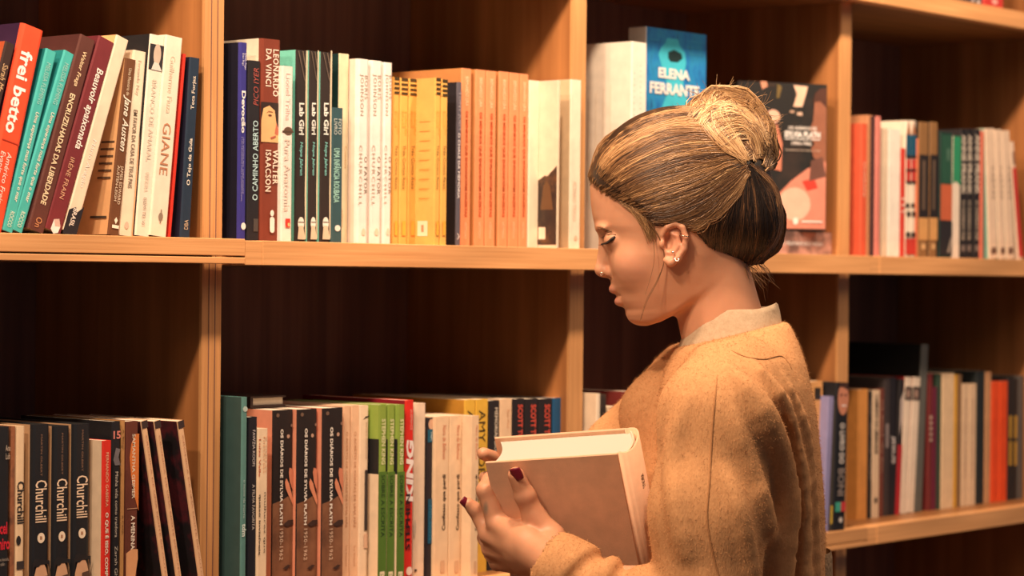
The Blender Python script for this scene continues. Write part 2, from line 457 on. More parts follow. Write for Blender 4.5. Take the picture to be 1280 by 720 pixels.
book('A', 237.6, 250.4, 71, (38, 52, 66), 'navy paperback standing next to the bare side panel, upper left shelf', lean=(225, 294), s=0.03, side=(34, 34, 50),
     decs=[('t', 'Teca Forjaz', 94, 136, .30, .70, (236, 214, 186), 'u', {'bold': .01}),
           ('t', 'O Tejo da Gula', 172, 231, .30, .72, (244, 224, 196), 'u', {'bold': .015}), ('t', 'DBA', 274, 286, .3, .66, (214, 180, 140), 'u')])

# ---- bay left of the woman, upper shelf
book('B', 299.5, 310, 52.5, (58, 52, 124), 'purple-blue hardcover with a white title, first on the shelf right of the panel', s=.03, side=(30, 28, 40), hard=True,
     decs=[('t', 'Dinah Riger\nDan Rigs', 66, 87, .25, .80, (226, 214, 220), 'd'), ('t', 'Devoção', 113, 166, .15, .72, (246, 236, 226), 'd', {'bold': .03}),
           ('t', 'UMA HISTÓRIA REAL SOBRE AMIZADE\nE UM CACHORRO NADA CONVENCIONAL', 171, 252, .25, .60, (176, 164, 196), 'd'), ('e', 278, 287, .3, .85, (240, 226, 210))])
book('B', 310.5, 326, 75, (38, 34, 36), 'black paperback with pale capitals in front of a cream block', s=.03,
     decs=[('t', 'PICO IYER', 84, 131, .40, .80, (180, 84, 70), 'u', {'shear': .2}), ('t', 'O CAMINHO ABERTO', 150, 250, .38, .80, (196, 220, 210), 'u', {'bold': .01}),
           ('r', 273, 289, .48, .85, (80, 70, 62))])
book('B', 326.3, 352.3, 47.5, (132, 58, 38), 'tall brick-brown book with large white capitals and a painted face on the spine', s=.03, side=(246, 224, 188), d=.165, hard=True,
     decs=[('t', 'LEONARDO\nDA VINCI', 60, 119, .22, .84, (250, 222, 190), 'd', {'bold': .02, 'space': 1.15}),
           ('r', 127, 177, 0, 1, (52, 36, 30)), ('p', [(.02, 177), (.02, 150), (.12, 135), (.4, 131), (.66, 137), (.74, 152), (.95, 166), (.98, 177)], (240, 180, 116)),
           ('p', [(.74, 152), (.90, 163), (.80, 168), (.66, 166)], (206, 112, 80)), ('e', 142, 144.6, .34, .52, (110, 62, 40)), ('p', [(.24, 141), (.36, 137.6), (.56, 138.4), (.58, 139.4), (.36, 138.8)], (176, 112, 70)), ('p', [(.44, 171), (.70, 168), (.72, 170), (.5, 173)], (190, 96, 70)),
           ('t', 'WALTER\nISAACSON', 186, 239, .22, .84, (250, 222, 190), 'd', {'bold': .02, 'space': 1.15}),
           ('e', 262, 270, .47, .65, (252, 232, 208)), ('e', 270.5, 277, .45, .67, (252, 232, 208)), ('r', 273.5, 287, .45, .67, (252, 232, 208)), ('e', 284, 290.5, .45, .67, (252, 232, 208))])
book('B', 352.8, 366.8, 82, (250, 228, 204), 'white paperback with faint pink lettering in front of a mint green cover', s=.024,
     decs=[('t', 'Lionel Trilha', 91, 150, .3, .7, (240, 196, 176), 'd'), ('e', 158, 168, .15, .95, (110, 80, 60)), ('r', 163, 165, 0, 1, (90, 66, 50)),
           ('t', 'Pura Anatomia', 174, 264, .2, .7, (244, 208, 180), 'd'), ('r', 273, 284, .35, .78, (226, 66, 50)), ('e', 278, 283, .55, .74, (246, 190, 120))])
for i, (a, b, t, lab) in enumerate(((370.3, 384, 62, 'leftmost of three dark paperbacks with mint green covers and a white hand at the foot'),
                                    (387, 398, 63, 'middle one of three dark paperbacks with mint green covers'),
                                    (401.5, 414.5, 64.5, 'rightmost of three dark paperbacks with mint green covers'))):
    book('B', a, b, t, (54, 42, 36), lab, s=.034 - .003 * i, side=(128, 208, 178), group='three matching dark and mint paperbacks',
         decs=[('t', 'Lab Girl', 128, 168, .28, .74, (246, 236, 214), 'd', {'bold': .03}), ('t', 'Hope Jahren', 177, 219, .32, .66, (140, 206, 186), 'd', {'shear': .15, 'bold': .015}),
               ('p', [(.86, 62), (1, 62), (1, 298), (.90, 298), (.84, 240), (.88, 180), (.82, 120)], (226, 200, 160)),
               ('p', [(.1, t + 1), (.2, t + 1), (.8, 100), (.72, 100)], (110, 90, 74)), ('p', [(.5, t + 1), (.58, t + 1), (.86, 85), (.8, 87)], (126, 104, 84)),
               ('e', 271, 287, .22, .80, (248, 232, 208)), ('p', [(.2, 299), (.3, 282), (.7, 282), (.92, 299)], (220, 192, 156)), ('r', 277, 278, .25, .78, (90, 70, 56))])
book('B', 415.3, 429.3, 134, (56, 84, 84), 'short dark teal paperback with pale capitals in front of a cream book', s=.026,
     decs=[('t', 'FOTO\nLIVRO', 148, 168, .15, .8, (220, 220, 200), 'd'), ('t', 'UMA INFÂNCIA ROUBADA', 185, 253, .14, .80, (170, 214, 190), 'd', {'bold': .02}), ('e', 281, 289, .28, .78, (240, 226, 204))])
book('B', 424.3, 437, 66.5, (244, 216, 168), 'cream book with a dark green cover behind the short teal paperback', s=.036, side=(28, 52, 48),
     decs=[('t', 'MEU LIVRO', 182, 206, .10, .3, (200, 160, 110), 'd'), ('t', 'Contos', 182, 210, .55, .8, (226, 180, 120), 'd'), ('t', 'editora', 262, 284, .3, .5, (220, 180, 130), 'd')])
for i, (a, b, t, s, lab) in enumerate(((447, 462.5, 73, .024, 'leftmost of three white books with wide-spaced grey capitals'),
                                       (463, 479, 75, .028, 'middle one of three white books with wide-spaced grey capitals'),
                                       (479.2, 491.6, 77.5, .03, 'rightmost of three white books with grey capitals, touching the yellow ones'))):
    book('B', a, b, t, (250, 230, 208), lab, s=s, side=(248, 214, 184), group='three matching white books', hard=True,
         decs=[('t', 'BORIS\nJOHNSON', 92, 144, .15, .82, (176, 150, 124), 'd', {'space': 1.2}), ('t', 'O FATOR', 195, 242, .58, .82, (130, 108, 86), 'd', {'space': 1.2}),
               ('t', 'CHURCHILL', 181, 257, .15, .40, (196, 170, 142), 'd', {'space': 1.3}), ('e', 285, 294, .42, .70, (236, 204, 170))])
ylab = ['first of five yellow paperbacks with black bars, touching the white books', 'second of five yellow paperbacks with black bars, counted from the left',
        'third of five yellow paperbacks with black bars, left of the price sticker', 'yellow paperback pulled forward with a white price sticker on its side',
        'last of five yellow paperbacks with black bars, touching the dark slim book']
for i, (a, b, t, s) in enumerate(((491.8, 500, 96, .036), (500.2, 511, 97, .036), (511.2, 522, 98, .036), (544, 551.5, 97, .006), (551.8, 560.3, 99, .006))):
    book('B', a, b, t, (246, 176, 84), ylab[i], s=s, side=(246, 176, 90), group='five matching yellow paperbacks',
         decs=[('r', t + 1 + 5.6 * k - (0 if k else 1), t + 4 + 5.6 * k, .12, .88, (70, 52, 26)) for k in range(4)] +
              [('t', 'coleção\nbrasil', 138, 168, .2, .8, (222, 160, 60), 'd'), ('t', 'Três Contos Reais', 181, 236, .3, .66, (110, 84, 40), 'd'), ('r', 276, 294, .3, .7, (232, 170, 60))],
         ldecs=([('r', 276, 295, .124, .140, (252, 222, 180)), ('r', 281, 290, .130, .134, (190, 140, 100))] +
                [('r', 150 + 12 * q, 151.5 + 12 * q, .126, .142, (238, 168, 82)) for q in range(9)] if i == 3 else ()))
book('B', 571.5, 577.6, 102.5, (96, 88, 92), 'slim charcoal paperback with white capitals between the yellow and salmon books', s=.02, side=(42, 38, 42),
     decs=[('t', 'TONY JUDT', 114, 164, .2, .75, (180, 166, 160), 'd'), ('t', 'O CHALÉ DA MEMÓRIA', 166, 248, .2, .75, (246, 228, 214), 'd', {'bold': .015}), ('t', 'A', 291, 300, .2, .7, (226, 206, 190), 'd')])
olab = ['leftmost of six salmon-orange paperbacks, its brown-shadowed cover showing over the yellow books', 'second of six salmon-orange paperbacks, right of a dark slit', 'third of six salmon-orange paperbacks, counted from the left',
        'fourth of six salmon-orange paperbacks, right of the second dark slit', 'fifth of six salmon-orange paperbacks, counted from the left', 'rightmost of six salmon-orange paperbacks, touching the cream books']
for i, (a, b, t) in enumerate(((577.2, 590, 85), (594.6, 607.6, 86.5), (608, 621, 88), (624.2, 636.8, 89), (637.2, 650, 90.5), (650.2, 661.2, 92))):
    book('B', a, b, t, (246, 146, 92), olab[i], s=.03, side=(214, 138, 76), group='six matching salmon paperbacks',
         decs=[('t', 'BERNARDO LIRA', t + 10, t + 47, .34, .64, (252, 206, 150), 'd', {'bold': .02}), ('t', 'OS MENINOS QUE ENGANAVAM NAZISTAS', t + 53, 271, .34, .62, (206, 84, 40), 'd', {'bold': .03}),
               ('t', 'VESTÍGIO', 277, 298, .36, .62, (252, 200, 150), 'd')])
book('B', 661.6, 675, 100, (250, 220, 180), 'plain cream paperback touching the last salmon book', s=.03, side=(250, 220, 180))
book('B', 697.5, 701, 100, (240, 206, 166), 'cream book pulled forward, dark statue picture on its side', s=.0, side=(248, 214, 176),
     ldecs=[('p', [(.1195, 306), (.1495, 306), (.1495, 207), (.134, 220), (.130, 219), (.1195, 225)], mottled([(40, 30, 28), (62, 44, 34), (110, 72, 42)], 40, 'statue_print')),
            ('p', [(.124, 262), (.128, 232), (.133, 226), (.139, 232), (.144, 262)], (112, 76, 46)), ('r', 284, 299, .121, .132, (248, 216, 180))])
book('B', 713.4, 727.2, 99, (252, 226, 188), 'white paperback with faint lettering at the shelf end beside the upright', s=.012, side=(240, 200, 150),
     decs=[('t', 'ALVARO TRIGO', 226, 276, .25, .6, (246, 204, 166), 'd'), ('e', 294, 301, .4, .7, (232, 190, 150))])

# ---- shelf behind her head
book('C', 790, 808.8, 51.5, (250, 228, 198), 'big white book with dotted text lines, right of the upright behind her head', s=.02, side=(250, 226, 194), d=.17,
     decs=[('t', '. . . . . . . . . . . . . . . . . . . . . . . . . .', 80, 250, .55, .62, (206, 176, 146), 'd'), ('t', '. . . . . . . . . . . . . . . . . . . . . .', 90, 250, .12, .19, (206, 176, 146), 'd')],
     ldecs=[('r', 104 + (q % 7) * 5, 250, .135 - .012 * q, .136 - .012 * q, (236, 208, 174)) for q in range(4)])

def face_out(px, py, s, wid, h, th, rz, zbase, spine, cover, label, cdecs, rows, hard=False):
    """book standing with its front cover towards the room; (px,py) its upper left cover corner"""
    A = at(px, py, s)
    # spine at the left: local +x becomes the outward normal
    root = build_book('hardcover_book' if hard else 'paperback_book', (0, 0, 0), th, wid, h, spine, [cover, cover], hard)
    root.rotation_euler = (0, 0, -math.pi / 2 + rz)
    # local corner (th,0,h) must sit at A
    Rm = Matrix.Rotation(-math.pi / 2 + rz, 3, 'Z')
    loc = Vector(A) - Rm @ Vector((th, 0, h))
    root.location = loc
    tag(root, label, 'book', 'books on the shelf behind her head')
    z0, z1 = rows
    zf = lambda r: h * (1 - (r - z0) / (z1 - z0))
    decorate(root, Face('right', th, wid, h), cdecs, wid, zf)
    return root, loc
TUR = (70, 190, 200)
hE = 0.212
el, eloc = face_out(807.5, 33, .075, .139, hE, .030, 0.0, 0, (248, 228, 200), mottled([(18, 96, 150), (24, 120, 176), (40, 140, 180), (16, 84, 140)], 30, 'blue_brushed_cover', (1, 2, 1)),
         'paperback displayed face out, blue cover with a turquoise figure and white capitals',
         [('p', [(.30, 160), (.24, 140), (.34, 118), (.34, 100), (.26, 82), (.20, 66), (.24, 58), (.32, 50), (.34, 44), (.52, 44), (.55, 52), (.64, 60), (.66, 74), (.62, 90), (.62, 104), (.70, 122), (.72, 145), (.64, 165)], TUR),
          ('p', [(.36, 62), (.46, 58), (.58, 62), (.60, 68), (.52, 74), (.40, 74), (.36, 70)], (30, 52, 50)),
          ('r', 60, 61, .70, .95, (70, 160, 190)), ('r', 52, 53, .66, .92, (70, 160, 190)), ('r', 44, 45, .66, .97, (70, 160, 190)), ('r', 48, 49, .04, .2, (70, 160, 190)),
          ('t', 'ELENA', 83, 96, .20, .72, (248, 236, 216), 'h', {'bold': .04}), ('t', 'FERRANTE', 102, 117, .06, .88, (248, 236, 216), 'h', {'bold': .04}),
          ('t', 'A AMIGA', 190, 202, .2, .8, (248, 236, 216), 'h')], (33, 33 + hE * 944))
rsr = empty('display_riser', (0, 0, 0)); tag(rsr, 'low wooden riser under the blue book displayed behind her bun', 'riser')
rz1 = eloc[2] - ZO
box('riser_top', eloc[0] + .005, eloc[0] + .145, .072, .125, ZO + rz1 - .01, ZO + rz1 - .0003, M_SHELF, rsr)
for xx in (.012, .128): box('riser_leg', eloc[0] + xx, eloc[0] + xx + .012, .076, .12, ZO - .0012, ZO + rz1 - .01, M_SHELF, rsr)

# the diaries lying flat and another copy standing on it, cover out
DIAK = mottled([(26, 23, 24), (30, 26, 26), (58, 42, 34)], 14, 'dark_room_photo')
pB = at(1051, 314, .05)
fb = build_book('paperback_book', (0, 0, 0), .034, .16, .23, DIAK, [(226, 140, 110), DIAK])
# lay flat: spine towards the room, length along x
fb.matrix_world = Matrix(((0, 0, 1, pB[0] - .23), (0, 1, 0, .05), (-1, 0, 0, ZO - .0012 + .034), (0, 0, 0, 1)))
tag(fb, 'thick paperback lying flat at the right end of the shelf behind her hair', 'book', 'books on the shelf behind her head')
decorate(fb, Face('spine', .034, .16, .23), [('r', 0, 1, .02, .98, mottled([(60, 44, 38), (120, 86, 72), (214, 150, 124), (236, 190, 160)], 16, 'pink_blur_print')),
         ('t', 'OS DIÁRIOS DE SYLVIA PLATH 1950-1962', 0.22, .78, .40, .60, (248, 232, 214), 'u', {'bold': .02}), ('r', .04, .09, .42, .56, (248, 232, 214))], .034, lambda r: .23 * r)
zb = ZO - .0012 + .034
At = at(922, 98.5, .075)
hS = At[2] - zb
sp, sloc = face_out(922, 98.5, .095, .147, hS, .034, math.radians(-27), 0, DIAK, DIAK,
   'paperback displayed face out on a flat copy, black cover with a young woman in profile',
   [('r', 100, 104, .30, .42, (60, 44, 34)),
    ('p', [(.62, 101), (.78, 102), (.76, 112), (.72, 128), (.62, 128), (.66, 112)], (236, 186, 150)), ('p', [(.25, 98), (.32, 98), (.33, 104), (.27, 108)], (210, 140, 106)),
    ('p', [(.44, 100), (.49, 104), (.46, 118), (.43, 118)], (116, 92, 50)), ('e', 133, 150, .32, .47, (240, 180, 146)), ('p', [(.30, 205), (.34, 165), (.44, 150), (.50, 175), (.49, 210)], (206, 122, 90)),
    ('r', 133, 136, .58, .63, (190, 150, 120)), ('r', 135, 139, .66, .72, (210, 170, 140)),
    ('p', [(.86, 112), (.91, 105), (.99, 104), (.99, 200), (.93, 196), (.85, 192), (.82, 180), (.86, 174), (.81, 168), (.84, 160), (.80, 157), (.84, 146), (.85, 132)], (150, 92, 66)),
    ('p', [(.84, 122), (.86, 110), (.92, 104), (.99, 103), (.99, 128), (.92, 120)], (84, 50, 38)),
    ('p', [(.45, 240), (.60, 222), (.78, 206), (.99, 196), (.99, 282), (.40, 282), (.38, 262)], (216, 132, 104)),
    ('e', 230, 272, .46, .82, (238, 178, 146)), ('p', [(.72, 222), (.86, 218), (.90, 230), (.78, 234)], (206, 62, 46)), ('p', [(.82, 196), (.95, 190), (.99, 215), (.80, 222)], (110, 70, 56)),
    ('t', 'OS DIÁRIOS DE', 152, 157, .56, .88, (246, 226, 204), 'h', {'bold': .02}), ('t', 'SYLVIA PLATH', 159, 167, .52, .92, (250, 234, 214), 'h', {'bold': .04}),
    ('r', 168.5, 169.5, .52, .92, (250, 234, 214)), ('t', '1950-1962', 172, 176.5, .60, .82, (246, 226, 204), 'h', {'bold': .02}), ('t', 'ORGANIZADO POR KAREN V. KUKIL', 182, 184, .52, .92, (220, 190, 160), 'h'),
    ('e', 268, 277, .62, .68, (246, 226, 204)), ('r', 272, 274, .72, .95, (246, 226, 204))], (98.5, 285))
sp.location.z = zb + .0003

# ---- far left bay, lower shelf
book('a', -22, 13.5, 535, (30, 32, 34), 'wide black book with red lettering cut off at the lower left corner', s=.03, hard=True, d=.16,
     decs=[('t', 'marcel\ndalmiro', 655, 690, .25, .98, (214, 40, 52), 'h', {'bold': .03}), ('t', 'uma história\nde salão', 700, 710, .55, .95, (170, 150, 130), 'h'), ('t', 'Ana\nLub', 558, 576, .80, .97, (210, 180, 150), 'h')])
book('a', 13.7, 20, 533, mottled([(120, 64, 40), (160, 96, 60), (70, 48, 40)], 30, 'worn_brown_spine'), 'thin worn brown book right of the wide black book, lower left', s=.032)
book('a', 20.2, 32, 533, (240, 198, 150), 'cream hardcover with a dark title running down, left of three black matching books', s=.032, side=(232, 190, 140), hard=True,
     decs=[('t', 'Churchill', 602, 655, .12, .88, (44, 38, 36), 'd', {'bold': .02}), ('e', 670, 682, .05, .55, (40, 36, 36)), ('r', 702, 712, .1, .9, (60, 50, 46))])
for i, (a, b, t, lab) in enumerate(((40.3, 63.3, 531, 'leftmost of three black hardcovers with a tall white title and small oval'),
                                    (67.3, 88.3, 533, 'middle one of three black hardcovers with a tall white title and small oval'),
                                    (91.8, 114.2, 530.5, 'rightmost of three black hardcovers with a tall white title, beside the cream and red book'))):
    o = 6 if i == 0 else (4 if i == 1 else 0)
    book('a', a, b, t, (32, 32, 34), lab, s=.03 - .002 * i, side=(214, 164, 116), hard=True, d=.16, group='three matching black hardcovers',
         decs=[('t', 'MARTIN GILBERT', 538 + o, 590 + o, .44, .54, (150, 110, 84), 'd'), ('t', 'Churchill', 595 + o, 648 + o, .18, .80, (246, 206, 166), 'd', {'bold': .01}),
               ('e', 661 + o, 674 + o, .30, .70, (246, 214, 176)), ('t', 'i', 665 + o, 670 + o, .44, .56, (170, 110, 70), 'd'),
               ('e', 697 + o, 790 + o, .04, .96, (214, 160, 118)), ('e', 692 + o, 704 + o, .1, .5, (40, 36, 36)), ('p', [(.02, 716 + o), (.03, 698 + o), (.5, 694 + o), (.97, 697 + o), (.98, 712 + o), (.88, 701 + o), (.5, 701 + o), (.14, 703 + o)], (38, 34, 34)),
               ('p', [(.5, 717 + o), (.9, 715 + o), (.95, 722 + o), (.5, 724 + o)], (90, 64, 50))])
book('a', 128, 140, 551, (222, 48, 34), 'short red spined paperback with a cream cover between black books', s=.014, side=(240, 204, 162),
     decs=[('t', 'FERNANDO GABEIRA', 566, 634, .34, .62, (240, 186, 140), 'd'), ('t', 'O QUE É ISSO, COMPANHEIRO?', 641, 760, .28, .72, (248, 222, 190), 'd', {'bold': .03})])
book('a', 140.3, 151, 527, (34, 32, 34), 'black paperback with white serif title between the red and tan spines', s=.026, side=(30, 30, 32),
     decs=[('t', '15', 539, 549, .1, .95, (226, 130, 110), 'h', {'bold': .03}), ('p', [(.1, 575), (.4, 560), (.9, 562), (.7, 572), (.95, 582), (.3, 582)], (120, 108, 104)),
           ('t', 'Minha vida como traidora', 590, 672, .35, .68, (216, 196, 170), 'd'), ('t', 'Zarah Ghahramani', 683, 760, .35, .68, (200, 184, 160), 'd')])
book('a', 151.2, 157, 526, (196, 138, 80), 'slim tan paperback between a black and a brown spine, lower left', s=.03,
     decs=[('t', 'A. Bittar', 537, 562, .3, .6, (110, 70, 40), 'd'), ('t', 'A CASA', 644, 668, .3, .6, (110, 70, 40), 'd')])
book('a', 157.3, 173.4, 527, (106, 54, 40), 'brown paperback with an orange blaze and pale capitals, left of the tilted books', s=.03,
     decs=[('p', [(1, 640), (1, 543), (.72, 543), (.4, 555), (.28, 572), (.4, 595), (.7, 622)], (220, 118, 54)), ('t', 'SAMANTHA GEIMER', 543, 624, .48, .72, (240, 214, 180), 'd', {'bold': .01}),
           ('r', 636, 636.8, .1, .9, (200, 150, 110)), ('t', 'A MENINA', 645, 688, .42, .72, (246, 220, 190), 'd', {'bold': .02}),
           ('p', [(.05, 760), (.05, 692), (.5, 687), (.95, 688), (.97, 700), (.75, 725), (.75, 760)], (226, 158, 106))])
for i, (a, b, l, lab) in enumerate(((176, 183.6, (203, 720), 'leftmost of three speckled dark books leaning left with a cream spine'),
                                    (192.3, 199.8, (220, 720), 'middle one of three speckled dark books leaning left with a cream spine'),
                                    (221.5, 229, (248, 720), 'rightmost of three speckled dark books leaning left, nearest the side panel'))):
    book('a', a, b, 527, (238, 184, 134), lab, lean=l, s=.03 - .004 * i, side=MV(i), group='three matching tilted speckled books',
         decs=[('r', 527, 536, 0, 1, (64, 48, 44)), ('t', 'CRONICA DE UMA NOITE DE OUTONO NA CIDADE', 545, 800, .40, .60, (196, 130, 96), 'd')])
book('a', 206, 209, 530, (150, 104, 72), 'thin brown booklet leaning between the last two speckled books', lean=(233, 720), s=.05, side=(120, 86, 62))

# ---- bay left of the woman, lower shelf
book('b', 302.6, 309.8, 496.5, (96, 136, 122), 'slim grey-green hardcover against the upright, lower shelf', s=.016, side=(62, 84, 76), hard=True,
     decs=[('e', 508, 515, .1, .9, (190, 200, 180)), ('t', 'o nome da morte', 600, 648, .3, .62, (190, 206, 190), 'd'), ('t', 'tdm', 655, 671, .1, .8, (226, 230, 210), 'd', {'bold': .03})])
book('b', 309.9, 322.2, 521.5, (34, 34, 40), 'black paperback with small white capitals right of the grey-green hardcover', s=.022,
     decs=[('t', 'FAWZIA KOOFI', 538, 583, .45, .72, (220, 204, 190), 'd'), ('t', 'A FILHA FAVORITA', 606, 663, .45, .72, (206, 190, 170), 'd')])
book('b', 322.5, 335.5, 536, (246, 208, 164), 'short cream paperback with red and black serif lines before the three diaries', s=.02,
     decs=[('t', 'Luiza Valle', 549, 596, .06, .26, (206, 100, 66), 'd', {'bold': .01}), ('t', 'e outras\nhistórias', 546, 592, .5, .8, (226, 160, 110), 'd'), ('t', 'mulheres que', 616, 692, .55, .78, (70, 50, 40), 'd'), ('t', 'quase invisíveis', 618, 694, .05, .28, (60, 44, 36), 'd', {'bold': .02})])
for i, (a, b, t, lab) in enumerate(((341.2, 366.8, 513, 'leftmost of three thick paperbacks with dark top and sandy foot on the spine'),
                                    (371.6, 396.9, 512, 'middle one of three thick paperbacks with dark top and sandy foot on the spine'),
                                    (403.2, 429.2, 510.5, 'rightmost of three thick paperbacks with dark top and sandy foot, beside cream spines'))):
    book('b', a, b, t, (40, 32, 30), lab, s=.034 - .006 * i, side=(240, 150, 112), d=.16, group='three matching thick diaries',
         decs=[('p', [(0, 800), (0, 630), (.5, 626), (1, 618), (1, 800)], mottled([(86, 52, 36), (130, 82, 54), (150, 98, 66)], 22, 'sandy_print')),
               ('e', t + 4, t + 9, .14, .30, (120, 90, 70)), ('e', t + 31, t + 36, .66, .80, (196, 150, 120)), ('e', t + 18, t + 22, .84, .94, (140, 104, 84)),
               ('p', [(.76, 592), (.80, 586), (.96, 588), (1, 600), (1, 618), (.82, 604)], (214, 128, 92)), ('p', [(.58, 604), (.64, 599), (.78, 606), (1, 628), (.98, 634), (.62, 612)], (226, 140, 100)),
               ('p', [(.5, 657), (.75, 652), (1, 652), (1, 658), (.7, 660)], (66, 44, 36)), ('p', [(.5, 712), (.75, 708), (.9, 709), (.7, 714)], (70, 46, 38)),
               ('t', 'OS DIÁRIOS DE SYLVIA PLATH', t + 24, 657, .33, .50, (250, 230, 204), 'd', {'bold': .03}), ('t', '1950-1962', 662, 701, .33, .50, (236, 196, 160), 'd', {'space': 1.1})])
for i, (a, b, t, s, lab) in enumerate(((429.4, 438.8, 508, .03, 'left one of two peach paperbacks with faint capitals, right of the diaries'), (439, 449.8, 507, .03, 'right one of two peach paperbacks with faint capitals'))):
    book('b', a, b, t, (240, 186, 140), lab, s=s, decs=[('t', 'O ACERTO DE CONTAS DE UMA MÃE', 540, 660, .35, .65, (206, 140, 96), 'd'), ('t', 'Sue Klebold', 682, 708, .4, .6, (206, 140, 96), 'd')])
book('b', 450, 461.3, 507, (246, 208, 166), 'white spine with a narrow black bar, left of the green books', s=.028,
     decs=[('p', [(.3, 525), (.6, 521), (1, 520), (1, 521.5), (.6, 523)], (60, 46, 40)), ('t', 'Svetlana Aleksievitch', 528, 574, .62, .8, (190, 150, 116), 'd'), ('r', 588, 664, .55, .88, (58, 48, 44)), ('r', 668, 686, .5, .9, (232, 180, 140))])
SKd = lambda t: [('t', 'STEPHEN KING', 524, 581, .30, .80, (234, 222, 160), 'd', {'bold': .02}), ('r', 590, 800, 0, 1, (88, 118, 42)), ('t', 'SOBRE A ESCRITA', 594, 672, .30, .76, (38, 60, 26), 'd', {'bold': .01}), ('t', 'B', 715, 724, .2, .8, (236, 214, 170), 'd', {'bold': .04})]
SKl = [('r', 549, 593, .0, .15, (40, 36, 34)), ('r', 593, 840, .0, .15, (248, 212, 168))]
for i, (a, b, t, s, lab) in enumerate(((474, 483.8, 506, .016, 'leftmost of three green paperbacks, its cream and black side showing'), (485, 494, 506, .016, 'middle one of three green paperbacks with pale capitals'),
                                       (497.3, 506.3, 506, .013, 'rightmost of three green paperbacks, touching the red spine'))):
    book('b', a, b, t, (140, 158, 62), lab, s=s, side=(160, 178, 74), decs=SKd(t), ldecs=SKl, group='three matching green paperbacks')
book('b', 506.8, 517.6, 500.5, (228, 48, 36), 'bright red paperback with white brush capitals right of the green ones', s=.02, side=(150, 26, 40), d=.17,  # side is the red cover with its shade painted in as crimson
     decs=[('t', 'SUSPENSE', 512, 538, .55, .75, (246, 180, 150), 'd'), ('t', 'KING', 550, 628, .1, .95, (252, 226, 206), 'u', {'bold': .05, 'shear': .1}), ('t', 'STEPHEN', 618, 688, .1, .62, (60, 22, 30), 'u', {'bold': .03}), ('e', 709, 720, .2, .9, (248, 214, 190))])
book('b', 517.8, 533.6, 504.5, (246, 208, 170), 'plain cream hardcover between the red spine and the thin dark one', s=.03, hard=True,
     decs=[('e', 650, 672, -.0, .2, (206, 176, 146)), ('r', 712, 715, .1, .3, (80, 60, 50))])
book('b', 534.4, 543, 522, (46, 38, 40), 'thin dark paperback with a teal band and a small face at the top', s=.03,
     decs=[('e', 524, 537, .1, .9, (224, 170, 130)), ('r', 537, 553, 0, 1, (20, 92, 110)), ('t', 'aleph', 540, 551, .35, .7, (214, 214, 200), 'd'), ('r', 624, 680, .1, .95, (14, 84, 106)), ('t', 'mil tons', 632, 676, .3, .8, (20, 120, 140), 'd')])
for i, (a, b, t, s, lab) in enumerate(((543.6, 562, 521, .026, 'leftmost of three cream paperbacks beside her fingertips'), (562.2, 578.8, 520, .026, 'middle one of three cream paperbacks beside her fingertips'), (589, 599.6, 520, .012, 'rightmost of three cream paperbacks, nearest her hand'))):
    book('b', a, b, t, (246, 200, 152), lab, s=s, side=(248, 206, 160), group='three matching cream paperbacks near her hand',
         decs=[('t', 'Nora de Bellevue', 532, 575, .52, .76, (226, 140, 100), 'd', {'shear': .15}), ('t', 'Confesso que perdi', 594, 664, .52, .80, (70, 50, 38), 'u', {'bold': .02}), ('r', 702, 717, .45, .72, (224, 172, 128))])
for i, (a, b, t, lab) in enumerate(((581, 594.6, 500, 'left one of two tall yellow books behind the cream paperbacks'), (594.8, 610.8, 499.5, 'right one of two tall yellow books, above her fingertips'))):
    book('b', a, b, t, (234, 176, 62), lab, s=.05, side=(206, 140, 48), d=.19, decs=[('t', 'AMY POEHLER', 513, 640, .22, .74, (70, 54, 30), 'd')])  # side is the yellow cover darkened to include its shade
book('b', 611.2, 625, 501, (46, 38, 36), 'dark brown book with white capitals right of the yellow ones', s=.05, decs=[('t', 'MEMORIAL DO FOGO', 510, 590, .50, .78, (240, 214, 180), 'd', {'bold': .01})])
book('b', 625.2, 640.6, 499, (244, 196, 148), 'tall peach-cream book left of three dark books with red capitals', s=.05, d=.17, decs=[('t', 'Sua Voz', 512, 536, .55, .75, (226, 160, 110), 'd')])
for i, (a, b, lab) in enumerate(((641, 656.2, 'leftmost of three dark books with red capitals above the held book'), (656.6, 673, 'middle one of three dark books with red capitals above the held book'), (673.4, 690.8, 'rightmost of three dark books with red capitals, beside the blue book'))):
    book('b', a, b, 498.8, (42, 34, 34), lab, s=.05, d=.17, group='three matching dark books with red capitals', decs=[('t', 'SCOTT TUROW', 506, 572, .40, .80, (226, 84, 62), 'd', {'bold': .03})])
book('b', 691.2, 706.4, 497.5, (36, 86, 118), 'blue book at the right end of the lower shelf by the upright', s=.05, d=.17)
fl2 = empty('hardcover_book', (0, 0, 0))
bx0 = at(300, 490, .2)
fl2.location = (at(345, 513, .034)[0], .075, at(341.2, 513, .034)[2] + .0004)
for nm, v in (('cover', (0, .055, 0, .10, 0, .003)), ('cover', (0, .055, 0, .10, .011, .013)), ('cover', (0, .004, 0, .10, .003, .011))): box(nm, *v, paper((60, 40, 34)), fl2)
box('pages', .004, .053, .003, .097, .003, .011, page_mat(), fl2)
tag(fl2, 'dark book lying flat in shadow on top of the diaries at the back', 'book', GROUPS['b'])

